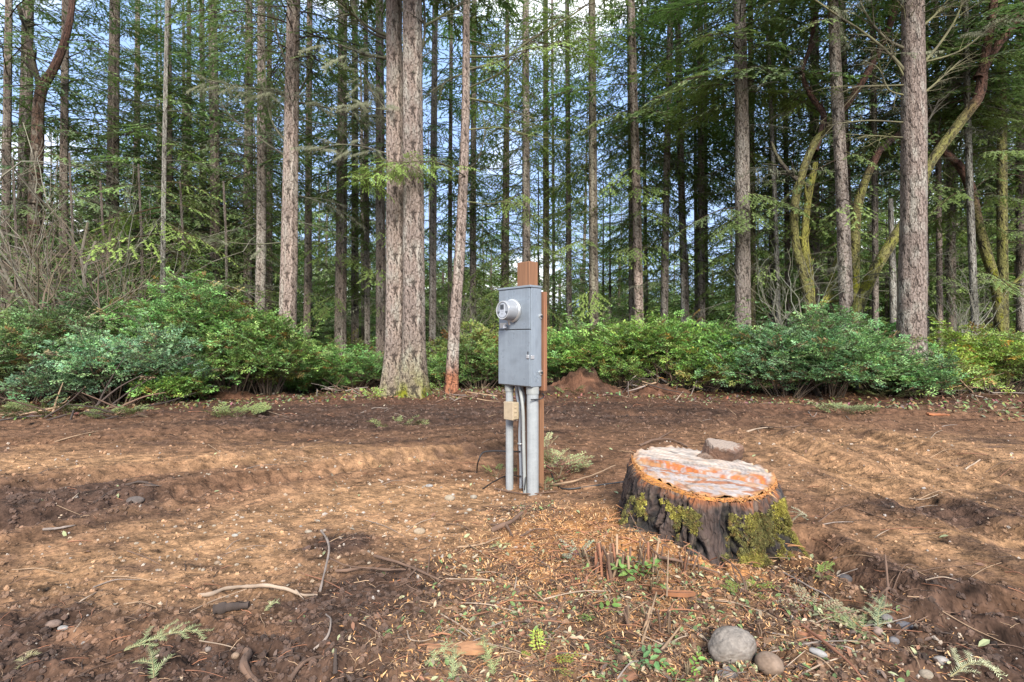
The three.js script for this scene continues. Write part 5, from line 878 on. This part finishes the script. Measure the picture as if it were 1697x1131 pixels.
stick('stick', [[675, 1048], [680, 1066, 0.01], [700, 1068, 0.01], [715, 1060]], 0.003, 'pale', 'thin pale curled root left of the orange plank');
{
  const R = rng(55), gs = [['thin twig half pressed into the soil left of the pedestal', 'thin twigs on the left soil', 20, 830, 720, 1120], ['thin twig lying on the soil right of the stump', 'thin twigs on the right soil', 1330, 1690, 690, 1120], ['thin twig among the leaf litter in front of the stump', 'thin twigs in the leaf litter', 760, 1380, 900, 1125], ['stray stick on the dark soil at the far rim of the clearing', 'stray sticks at the far rim', 60, 1690, 664, 700]];
  for (const [label, group, x0, x1, y0, y1] of gs) for (let k = 0; k < (x0 === 760 ? 75 : 46); k++) {
    const px = lerp(x0, x1, R()), py = lerp(y0, y1, Math.pow(R(), 0.8)), sc = 300 / (py - CY), l = (12 + 34 * R()) / Math.max(0.6, sc * 0.8), a = (R() - 0.5) * 2.2, k2 = (R() - 0.5) * 8;
    stick('twig', [[px - l * Math.cos(a), py - l * 0.5 * Math.sin(a)], [px, py + k2 * 0.4, 0.008 + 0.01 * R()], [px + l * Math.cos(a), py + l * 0.5 * Math.sin(a)]], (0.0015 + 0.002 * R()) * Math.max(1, sc * 0.75), ['brown', 'pale', 'grey', 'tan', 'red', 'brown'][(R() * 6) | 0], label, { group, cat: 'twig' });
  }
}
// slabs of bark and split wood
function slab(px, py, l, w, h, c, label, turn, tilt = 0, o = {}) {
  const g = new RoundedBoxGeometry(l, h, w, 3, Math.min(h, w) * 0.3), q = new THREE.BoxGeometry(l, h, w, 40, 4, 10), P = q.attributes.position, C = new Float32Array(P.count * 3), s = px * 0.37;
  for (let i = 0; i < P.count; i++) { const x = P.getX(i), y = P.getY(i), z = P.getZ(i), n = fbm(x * 14 + s, z * 50, 1, 4), e = Math.abs(x) / (l / 2), r = 1 - 0.5 * sst(0.6, 1, e) * (0.6 + vn(z * 60, s, Math.sign(x))); P.setXYZ(i, x * (1 + 0.08 * vn(z * 70, s)), y * (1 + 0.5 * n) + 0.4 * h * fbm(x * 9, z * 9, s, 2), z * r * (1 + 0.3 * vn(x * 9, s, 2))); C.set(c.map((k) => k * (0.95 + 0.9 * n)), i * 3); }
  q.setAttribute('color', new THREE.BufferAttribute(C, 3)); q.computeVertexNormals();
  const m = single(o.name ?? 'bark_slab', q, M.wood, hit(px, py, h * 0.4 + (o.lift ?? 0)), label, o.cat ?? 'bark', o.group); m.rotation.set(0, turn, tilt); return m;
}
slab(755, 1078, 0.2, 0.06, 0.014, [0.42, 0.21, 0.1], 'orange brown split plank half buried at the bottom centre', 0.12, 0, { name: 'wood_slab', cat: 'wood piece' });
slab(1116, 993, 0.17, 0.032, 0.016, [0.34, 0.14, 0.06], 'reddish split wedge of wood before the stump', -0.22, 0.02, { name: 'wood_slab', cat: 'wood piece', lift: 0.02 });
slab(890, 1032, 0.035, 0.05, 0.007, [0.4, 0.19, 0.085], 'orange brown bark flake in the leaf litter', 0.5, 0.3);
slab(1010, 1012, 0.045, 0.06, 0.006, [0.24, 0.13, 0.085], 'brown curled bark flake below the cut stems', 0.8, 0.3);
slab(1035, 1122, 0.07, 0.05, 0.008, [0.36, 0.17, 0.09], 'orange bark flake at the bottom edge', 0.4, 0.1);
slab(505, 912, 0.06, 0.035, 0.01, [0.16, 0.09, 0.065], 'brown bark flake at the left rim of the dark patch', 0.7, 0.3);
slab(1555, 690, 0.25, 0.12, 0.02, [0.46, 0.17, 0.07], 'orange scrap of wood on the far soil at the right', -0.3);
slab(975, 809, 0.12, 0.06, 0.012, [0.44, 0.24, 0.12], 'tan wood chip lying left behind the stump', 0.4);
slab(865, 1100, 0.07, 0.014, 0.006, [0.2, 0.085, 0.05], 'dark red bark strip in the litter at the bottom', 0.2);
slab(925, 1108, 0.05, 0.014, 0.006, [0.2, 0.13, 0.1], 'grey brown bark strip in the litter at the bottom', -0.8);
slab(1148, 925, 0.06, 0.045, 0.035, [0.065, 0.05, 0.045], 'dark block of bark fallen at the foot of the stump', 0.3);
slab(1345, 1058, 0.09, 0.018, 0.012, [0.34, 0.15, 0.08], 'reddish wood sliver below the fern like sprig', -0.45);
slab(1205, 1120, 0.06, 0.045, 0.012, [0.2, 0.17, 0.155], 'grey weathered bark piece below the big grey stone', 0.5);
{
  const R = rng(808);
  for (let k = 0; k < 46; k++) slab(lerp(780, 1400, R()), lerp(900, 1125, R()), 0.015 + 0.04 * R(), 0.008 + 0.015 * R(), 0.004, mix3([0.35, 0.17, 0.09], [0.17, 0.11, 0.085], R()), 'small brown bark chip among the litter before the stump', R() * 6, 0.3 * (R() - 0.5), { name: 'bark_chip', cat: 'bark chip', group: 'small bark chips before the stump' });
}
// ---------------------------------------------------------------- cut sprigs and small plants
function firSprig(pts, label, o = {}) {                             // a cut fir twig with single needles
  const R = rng(stickSeed++), W = pts.map((q) => hit(q[0], q[1], 0.012 + (q[2] ?? 0))), B = W[0].clone(), axis = new THREE.CatmullRomCurve3(W.map((q) => q.sub(B))), m = new MB(), UP = V(0, 1, 0), L = axis.getLength(), c = o.c ?? [0.3, 0.37, 0.17];
  const row = (cv, l, r) => { m.tube(cv.getPoints(8), (t) => lerp(r, r * 0.4, t), 5, [0.2, 0.17, 0.08]); const n = Math.round(l / 0.0028); for (let k = 0; k < n; k++) { const t = (k + 0.5) / n, p = cv.getPoint(t), d = cv.getTangent(t), s = d.clone().cross(UP).normalize().multiplyScalar(k % 2 ? 1 : -1), nl = (o.nl ?? 0.022) * (0.8 + 0.4 * R()) * (1 - 0.4 * t), v = 0.7 + 0.6 * R(); const tip = p.clone().addScaledVector(s, nl * 0.8).addScaledVector(d, nl * 0.55).addScaledVector(UP, nl * (R() - 0.2) * 0.6); const w = d.clone().multiplyScalar(0.0011); m.tri(p.clone().sub(w), p.clone().add(w), tip, c.map((x) => x * v)); } };
  row(axis, L, 0.0022);
  const n = o.side ?? 7; for (let k = 0; k < n; k++) { const t = 0.12 + 0.75 * k / n, p = axis.getPoint(t), d = axis.getTangent(t).applyAxisAngle(UP, (k % 2 ? 1 : -1) * (0.7 + 0.3 * R())), l = L * 0.38 * (1 - 0.5 * t) * (0.7 + 0.5 * R()); row(new THREE.CatmullRomCurve3([p, p.clone().addScaledVector(d, l * 0.5).add(V(0, 0.004, 0)), p.clone().addScaledVector(d, l).add(V(0, -0.004 * R(), 0))]), l, 0.0014); }
  single('fir_sprig', m.geo(), M.plain, B, label, 'fir sprig', o.group);
}
firSprig([[205, 1085], [250, 1070, 0.01], [300, 1055, 0.01], [352, 1050]], 'pale green fir sprig lying on the soil at lower left', { side: 9 });
firSprig([[255, 1130], [252, 1100], [246, 1078]], 'stalk end of a fir sprig pointing down at lower left', { side: 3, c: [0.27, 0.33, 0.15] });
firSprig([[705, 1110], [728, 1094, 0.015], [750, 1080, 0.02]], 'fir sprig lying left at the bottom centre over the plank', { side: 4 });
firSprig([[750, 1130], [752, 1108, 0.02], [756, 1085, 0.02]], 'fir sprig pointing up in the middle at the bottom centre', { side: 4 });
firSprig([[818, 1125], [808, 1100, 0.02], [800, 1068, 0.02]], 'fir sprig right of the plank end at the bottom centre', { side: 4, c: [0.28, 0.36, 0.14] });
firSprig([[1440, 1070], [1400, 1040, 0.02], [1385, 1008, 0.02]], 'green fir sprig hanging over the bank right of the big stone', { side: 8, c: [0.2, 0.27, 0.11] });
firSprig([[1455, 1050], [1456, 1030, 0.02], [1466, 1012, 0.03]], 'bluish fir sprig under the upright forked twig', { side: 6, c: [0.24, 0.31, 0.17] });
firSprig([[1575, 1128], [1620, 1116, 0.02], [1668, 1128]], 'pale fir sprig at the bottom right edge', { side: 8, c: [0.42, 0.44, 0.26] });
firSprig([[812, 912], [830, 908, 0.01], [846, 906]], 'short dark green fir sprig at the left rim of the litter', { side: 3, c: [0.18, 0.26, 0.1] });
firSprig([[438, 1018], [452, 1010, 0.01], [462, 1004]], 'tiny fir sprig right of the rotten log piece', { side: 3 });
firSprig([[28, 1115], [45, 1098, 0.01], [60, 1088]], 'withered fir sprig in the lower left corner', { side: 5, c: [0.28, 0.25, 0.13] });
firSprig([[1340, 860], [1330, 862, 0.02], [1312, 868]], 'pale fir sprig lying right beside the stump', { side: 4, c: [0.4, 0.42, 0.3] });
function plant(name, px, py, w, h, n, set, label, green, s, cat = 'plant') {
  const R = rng(stickSeed++), base = hit(px, py, 0), g = thing(name, base, label, cat), bins = set.map(() => [[], []]);
  for (let k = 0; k < n; k++) { const a = R() * 6.28, q = Math.sqrt(R()), i = (R() * set.length) | 0, v = 0.75 + 0.5 * R(); bins[i][0].push(mat4(V(Math.cos(a) * q * w * 0.35, h * (0.1 + 0.75 * R()) * (1 - 0.5 * q), Math.sin(a) * q * w * 0.3), -a, 0.3 + 0.8 * R() * (h > w ? 1 : 0.2), R() - 0.5, s * (0.6 + 0.6 * R()))); bins[i][1].push(green.map((x) => x * v)); }
  bins.forEach((b, i) => { if (b[0].length) instanced('foliage', set[i], M.leaf, b[0], b[1], g, 'stuff'); });
  const m = new MB(); for (let k = 0; k < 5; k++) { const a = R() * 6.28; m.tube(spline([V(0.02 * (R() - 0.5), -0.02, 0.02 * (R() - 0.5)), V(Math.cos(a) * w * 0.12, h * 0.4, Math.sin(a) * w * 0.12), V(Math.cos(a) * w * 0.25, h * 0.8, Math.sin(a) * w * 0.25)], 5), (t) => lerp(0.004, 0.0015, t), 4, [0.22, 0.16, 0.09]); }
  part('stem', m.geo(), M.wood, g);
}
const SMALL = [makeSprig(701, { len: 0.2, sag: 0.25, side: 10, sl: 0.05, n: 3, leaf: 0.03, wide: 0.5, c: [0.1, 0.15, 0.047] }), makeSprig(702, { len: 0.22, sag: 0.1, side: 12, sl: 0, n: 0, leaf: 0.032, wide: 0.5, c: [0.1, 0.15, 0.047] })];
const BROAD = [makeSprig(703, { len: 0.13, sag: 0.2, side: 5, sl: 0, n: 0, leaf: 0.055, wide: 0.55, c: [0.08, 0.15, 0.04] })];
plant('variegated_shrub', 926, 790, 0.42, 0.26, 46, SMALL, 'low yellowish white leaved plant growing right of the pedestal foot', [2.9, 2.1, 3.0], 0.85);
plant('variegated_shrub', 908, 782, 0.12, 0.34, 14, SMALL, 'tall pale shoot against the right side of the wooden post', [3.2, 2.3, 3.6], 0.7);
plant('weed', 905, 812, 0.2, 0.07, 16, SMALL, 'small green weed at the right foot of the wide conduit', [1.4, 1.3, 1.4], 0.5);
plant('weed', 822, 790, 0.25, 0.06, 12, SMALL, 'small green weed left of the conduits', [1.5, 1.3, 1.0], 0.5);
plant('weed', 1083, 978, 0.16, 0.1, 5, BROAD, 'broad leaved green plant at the left front of the stump', [1.6, 1.5, 1.3], 0.9);
plant('weed', 1052, 950, 0.12, 0.1, 6, BROAD, 'bright green shoots among the cut stems', [1.6, 1.6, 0.9], 0.7);
plant('weed', 985, 1022, 0.14, 0.04, 5, BROAD, 'green leaves in the litter below the cut stems', [1.7, 1.6, 1.0], 0.6);
plant('weed', 900, 1105, 0.12, 0.05, 7, SMALL, 'yellow green leafy sprig at the bottom centre right', [2.6, 2.1, 1.0], 0.45);
plant('weed', 1045, 1095, 0.12, 0.04, 5, BROAD, 'bluish green leaf tuft below the cut stems', [1.3, 1.4, 1.7], 0.6);
plant('weed', 1140, 1122, 0.08, 0.05, 4, BROAD, 'bright green small shoot left of the big grey stone', [1.8, 1.8, 1.0], 0.5);
plant('weed', 1240, 985, 0.14, 0.05, 10, SMALL, 'green mossy tuft in front of the stump', [1.8, 1.6, 0.8], 0.4);
plant('weed', 1362, 962, 0.08, 0.04, 6, SMALL, 'small green tuft right of the stump', [1.6, 1.5, 0.9], 0.4);
plant('cut_branch', 1400, 692, 0.55, 0.08, 30, HUCK_PALE, 'pale leafy cut branch lying on the far soil at the right', [1.25, 1.2, 1.2], 0.8, 'branch');
plant('cut_branch', 392, 686, 0.6, 0.1, 26, HUCK_PALE, 'pale leafy cut branch lying before the left thicket', [1.1, 1.1, 0.8], 0.9, 'branch');
plant('cut_branch', 665, 708, 0.8, 0.06, 26, HUCK_PALE, 'wilted pale leaves on the soil left of the meter box', [1.2, 1.1, 1.0], 0.6, 'branch');
plant('weed', 614, 662, 0.35, 0.3, 12, HUCK, 'small bright green plant before the twin firs', [2.1, 1.9, 1.2], 0.7);
plant('weed', 732, 648, 0.4, 0.3, 14, HUCK, 'small plant between the twin firs and the stripped trunk foot', [1.6, 1.5, 1.2], 0.7);
plant('cut_branch', 950, 655, 0.6, 0.2, 16, HUCK_PALE, 'wilted leafy branch on the heap of soil', [0.9, 0.9, 0.7], 0.7, 'branch');
plant('cut_branch', 1030, 645, 0.9, 0.35, 24, HUCK_PALE, 'wilted pale leaves over the tangle of cut branches', [0.9, 0.9, 0.7], 0.8, 'branch');
plant('cut_branch', 70, 690, 1.0, 0.25, 40, HUCK_PALE, 'yellowish leaves trailing on the soil at the left edge', [0.75, 0.8, 0.55], 0.8, 'branch');
plant('cut_branch', 190, 694, 0.6, 0.15, 20, HUCK_PALE, 'short yellowish leafy branch lying before the left thicket', [0.8, 0.85, 0.6], 0.8, 'branch');
plant('cut_branch', 1470, 660, 1.0, 0.2, 26, HUCK_PALE, 'pale wilted leaves along the foot of the right hand shrubs', [1, 1, 0.8], 0.7, 'branch');
plant('cut_branch', 1350, 1015, 0.14, 0.02, 9, SMALL, 'pinkish white withered leaf spray on the bank by the stump', [2.2, 1.3, 2.3], 0.5, 'branch');
plant('cut_branch', 965, 925, 0.1, 0.06, 8, SMALL, 'silvery leaved cut sprig among the sawdust', [2.6, 2.1, 4.2], 0.45, 'branch');
plant('cut_branch', 1200, 740, 0.1, 0.0, 1, SMALL, 'few pale leaves on the soil behind the stump', [2, 1.7, 2], 0.5, 'branch');
// the tangle of cut branches under the right hand shrubs and cut stems before the stump
function tangle(name, px, py, w, h, n, r, cols, label, up) { const R = rng(stickSeed++), B = hit(px, py), g = thing(name, B, label, 'branches'); for (let k = 0; k < n; k++) { const m = new MB(), x = (R() - 0.5) * w, z = (R() - 0.5) * w * 0.5, y = h * 0.15 + h * 0.5 * R(), l = (up ? h : w * 0.5) * (0.5 + 0.6 * R()), d = V(R() - 0.5, up ? 1.5 : 0.5 * (R() - 0.5), (R() - 0.5) * 0.8).normalize(), p = V(x, up ? -0.01 : y, z), v = 0.6 + 0.8 * R(), c = cols[(R() * cols.length) | 0].map((q) => q * v); m.tube(spline([p, p.clone().addScaledVector(d, l * 0.5).add(V(0.06 * l * (R() - 0.5), 0.1 * l * (R() - 0.4), 0)), p.clone().addScaledVector(d, l)], 6), (t) => r * (0.6 + 0.8 * v) * lerp(1, up ? 0.8 : 0.4, t), 6, c, { cap: true, capCol: [0.5, 0.33, 0.18] }); part('stem', m.geo(), M.wood, g); } }
tangle('brush_pile', 1095, 648, 1.6, 0.35, 46, 0.011, [STICK.brown, STICK.grey, STICK.dark, STICK.tan], 'tangle of cut branches under the shrubs right of the soil mound');
tangle('brush_pile', 560, 655, 1.0, 0.14, 20, 0.008, [STICK.brown, STICK.grey], 'loose cut twigs on the soil hump left of the twin firs');
tangle('brush_pile', 790, 662, 1.1, 0.1, 22, 0.008, [STICK.brown, STICK.grey, STICK.tan], 'scattered twigs around the stripped trunk foot');
tangle('brush_pile', 150, 690, 1.8, 0.22, 26, 0.010, [STICK.brown, STICK.tan, STICK.dark], 'brown cut stems lying in front of the left thicket');
tangle('brush_pile', 1600, 660, 1.5, 0.3, 30, 0.009, [STICK.brown, STICK.grey, STICK.tan], 'brown stems along the foot of the shrubs at the right edge');
tangle('brush_pile', 962, 640, 1.0, 0.2, 14, 0.008, [STICK.brown, STICK.dark], 'roots and stems sticking out of the heap of soil');
tangle('shrub_stubble', 1035, 950, 0.3, 0.15, 34, 0.0042, [STICK.tan, STICK.red, STICK.brown], 'bundle of short cut shrub stems left in front of the stump', true);
tangle('shrub_stubble', 1075, 1045, 0.16, 0.11, 16, 0.0034, [STICK.tan, STICK.brown], 'smaller bundle of cut stems below the larger bundle', true);
tangle('shrub_stubble', 1120, 935, 0.2, 0.1, 14, 0.003, [STICK.red, STICK.brown], 'thin cut stems against the front of the stump', true);

// ---------------------------------------------------------------- what nobody could count: clods, grit, sawdust, leaf litter
{
  const R = rng(2024), ico = (d, seed) => { const g = new THREE.IcosahedronGeometry(1, d), P = g.attributes.position; for (let i = 0; i < P.count; i++) { const x = P.getX(i), y = P.getY(i), z = P.getZ(i), k = 1 + 0.95 * fbm(x * 1.5 + seed, y * 1.5, z * 1.5, 3); P.setXYZ(i, x * k, y * k * 0.75, z * k); } g.computeVertexNormals(); return g; };
  const pick = (r0, r1) => { const r = r0 * Math.pow(r1 / r0, R()), a = lerp(-0.88, 0.88, R()); return [r * Math.sin(a), -r * Math.cos(a), r]; };
  const put = (name, geo, mat, n, r0, r1, fn, label, cat) => { const ms = [], cs = []; for (let k = 0; k < n; k++) { const [x, z, r] = pick(r0, r1), o = fn(x, z, r); if (!o) continue; ms.push(new THREE.Matrix4().compose(onGround(x, z, o.lift), new THREE.Quaternion().setFromEuler(new THREE.Euler((o.flat ?? 1) * (R() - 0.5) * 2, R() * 6.3, (o.flat ?? 1) * (R() - 0.5) * 2)), V(o.s * (o.l ?? 1), o.s, o.s))); cs.push(o.c); } tag(instanced(name, geo, mat, ms, cs, scene), label, cat, null, 'stuff'); };
  const matte = std({ roughness: 1 }), sides = std({ roughness: 0.8, side: THREE.DoubleSide });
  const clod = (x, z, r) => { const dk = sum(DARK, x, z); if (R() > 0.3 + 0.7 * dk + 0.35 * sst(0, 0.3, fbm(x * 1.6, z * 2, 2, 3))) return null; const c = soilColor(x, z), v = 0.6 + 0.6 * R(), s = (0.0016 + 0.0095 * Math.pow(R(), 5)) * Math.pow(r / 2, 0.6) * (0.7 + 0.55 * dk); return { s, lift: s * 0.25, c: c.map((q) => q * v * 1.2), flat: 3 }; };
  put('soil_clods', ico(2, 1), matte, 26000, 1.5, 10.5, clod, 'crumbs and clods of soil strewn over the clearing', 'soil');
  put('soil_clods', ico(1, 5), matte, 26000, 1.5, 10.5, clod, 'finer crumbs of soil strewn over the clearing', 'soil');
  put('gravel', ico(2, 9), std({ roughness: 0.8 }), 5500, 1.5, 9, (x, z, r) => { const t = sum(TAN, x, z), q = at(blob(1500, 1070, 0.3, 1.3), x, z) + at(blob(760, 830, 0.6, 1.2), x, z); if (R() > 0.12 + 0.4 * t + q) return null; const s = (0.0022 + 0.006 * Math.pow(R(), 3)) * Math.pow(r / 2, 0.4), v = 0.6 + 0.6 * R(); return { s, lift: s * 0.2, c: mix3([0.34, 0.25, 0.165], [0.27, 0.24, 0.215], R()).map((k) => k * v), flat: 3 }; }, 'fine pale gravel and grit in the soil', 'gravel');
  const flake = new MB(); flake.tri(V(-0.5, 0, 0), V(0.1, 0.08, 0.16), V(0.5, 0, 0), [1, 1, 1]); flake.tri(V(-0.5, 0, 0), V(0.5, 0, 0), V(-0.05, 0.05, -0.15), [1, 1, 1]); const fl = flake.geo();
  put('sawdust', fl, sides, 60000, 1.6, 4.2, (x, z) => { const s = sum(SAW, x, z) + 0.45 * sum(LIT, x, z); if (R() > 1.7 * s * (0.5 + 1.5 * Math.max(0, fbm(x * 7, z * 7, 71, 3) + 0.2))) return null; const v = 0.7 + 0.6 * R(), q = 0.008 + 0.014 * R(); return { s: q, l: 0.8 + R(), lift: 0.002 + 0.006 * R(), c: mix3([0.42, 0.2, 0.062], [0.42, 0.28, 0.15], R()).map((k) => k * v), flat: 0.8 }; }, 'orange sawdust and shavings around the stump', 'sawdust');
  const lf = new MB(); leafAt(lf, V(-0.5, 0, 0), V(1, 0, 0), V(0, 1, 0), 1, 0.5, [1, 1, 1]); const lg = lf.geo();
  put('leaf_litter', lg, sides, 26000, 1.6, 4.0, (x, z) => { if (R() > 0.75 * sum(LIT, x, z) * sst(-0.3, 0.25, fbm(x * 5, z * 5, 91, 3))) return null; const v = 0.45 + 0.7 * R(), q = 0.012 + 0.024 * R(), k = R(); return { s: q, lift: 0.004 + 0.012 * R(), c: (k < 0.28 ? [0.12, 0.18, 0.055] : k < 0.5 ? [0.27, 0.28, 0.15] : k < 0.66 ? [0.34, 0.26, 0.17] : k < 0.85 ? [0.19, 0.09, 0.05] : [0.1, 0.065, 0.048]).map((c) => c * v), flat: 0.7 }; }, 'fallen green and withered small leaves before the stump', 'leaf litter');
  const st = new MB(); st.tube([V(-0.5, 0, 0), V(-0.15, 0.05, 0.03), V(0.2, 0.02, -0.04), V(0.5, 0, 0.02)], (t) => 0.026 * (1 - 0.4 * t), 4, [1, 1, 1]); const sg = st.geo();
  const fiber = (p) => (x, z, r) => { const k = p(x, z); if (R() > k) return null; const v = 0.6 + 0.8 * R(), s = (0.025 + 0.06 * R() * R()) * Math.pow(r / 2, 0.5); return { s, lift: 0.003 + 0.006 * R(), c: [STICK.brown, STICK.red, STICK.tan, STICK.brown, STICK.dark, STICK.dark][(R() * 6) | 0].map((q) => q * v * 0.75), flat: 0.35 }; };
  put('twig_litter', sg, matte, 40000, 1.55, 4.4, fiber((x, z) => 0.9 * sum(LIT, x, z) + 0.08 * sum(DARK, x, z) + 0.12 * at(blob(640, 1010, 0.4, 1.15), x, z)), 'fine broken twigs and needles before the stump', 'twigs');
  put('wood_scraps', sg, matte, 5200, 1.7, 3.8, (x, z) => { const k = sum(SAW, x, z) * 0.55 + 0.4 * at(blob(1040, 940, 0.36, 1.3), x, z) + 0.1 * sum(LIT, x, z); if (R() > k) return null; const v = 0.5 + 0.8 * R(), s = 0.05 + 0.12 * R() * R(); return { s, lift: 0.01 + 0.035 * R() * R(), c: mix3(STICK.red, mix3([0.42, 0.2, 0.08], STICK.brown, R()), R()).map((q) => q * v * 0.8), flat: 0.55 }; }, 'torn roots, splinters and broken stems heaped against the stump', 'wood scraps');
  put('twig_litter', sg, matte, 9000, 1.6, 12, fiber((x, z) => 0.12 + 0.5 * sst(7.5, 9.5, -z)), 'fine roots and twig scraps over the whole clearing', 'twigs');
  put('leaf_litter', lg, sides, 5000, 2.5, 11.5, (x, z, r) => { if (R() > 0.03 + 0.6 * sst(7.4, 9.6, -z)) return null; const v = 0.6 + 0.7 * R(); return { s: 0.025 + 0.03 * R(), lift: 0.01, c: (R() < 0.5 ? [0.22, 0.24, 0.12] : R() < 0.5 ? [0.32, 0.26, 0.19] : [0.15, 0.075, 0.045]).map((c) => c * v), flat: 0.8 }; }, 'scattered pale and green leaves over the far soil', 'leaf litter');
  put('leaf_litter', lg, sides, 14000, 10, 26, (x, z, r) => ({ s: 0.05 + 0.05 * R(), lift: 0.02, c: mix3([0.16, 0.095, 0.055], [0.12, 0.14, 0.05], R()).map((c) => c * (0.5 + R())), flat: 0.8 }), 'brown leaf litter on the forest floor', 'leaf litter');
}
renderer.render(scene, camera);
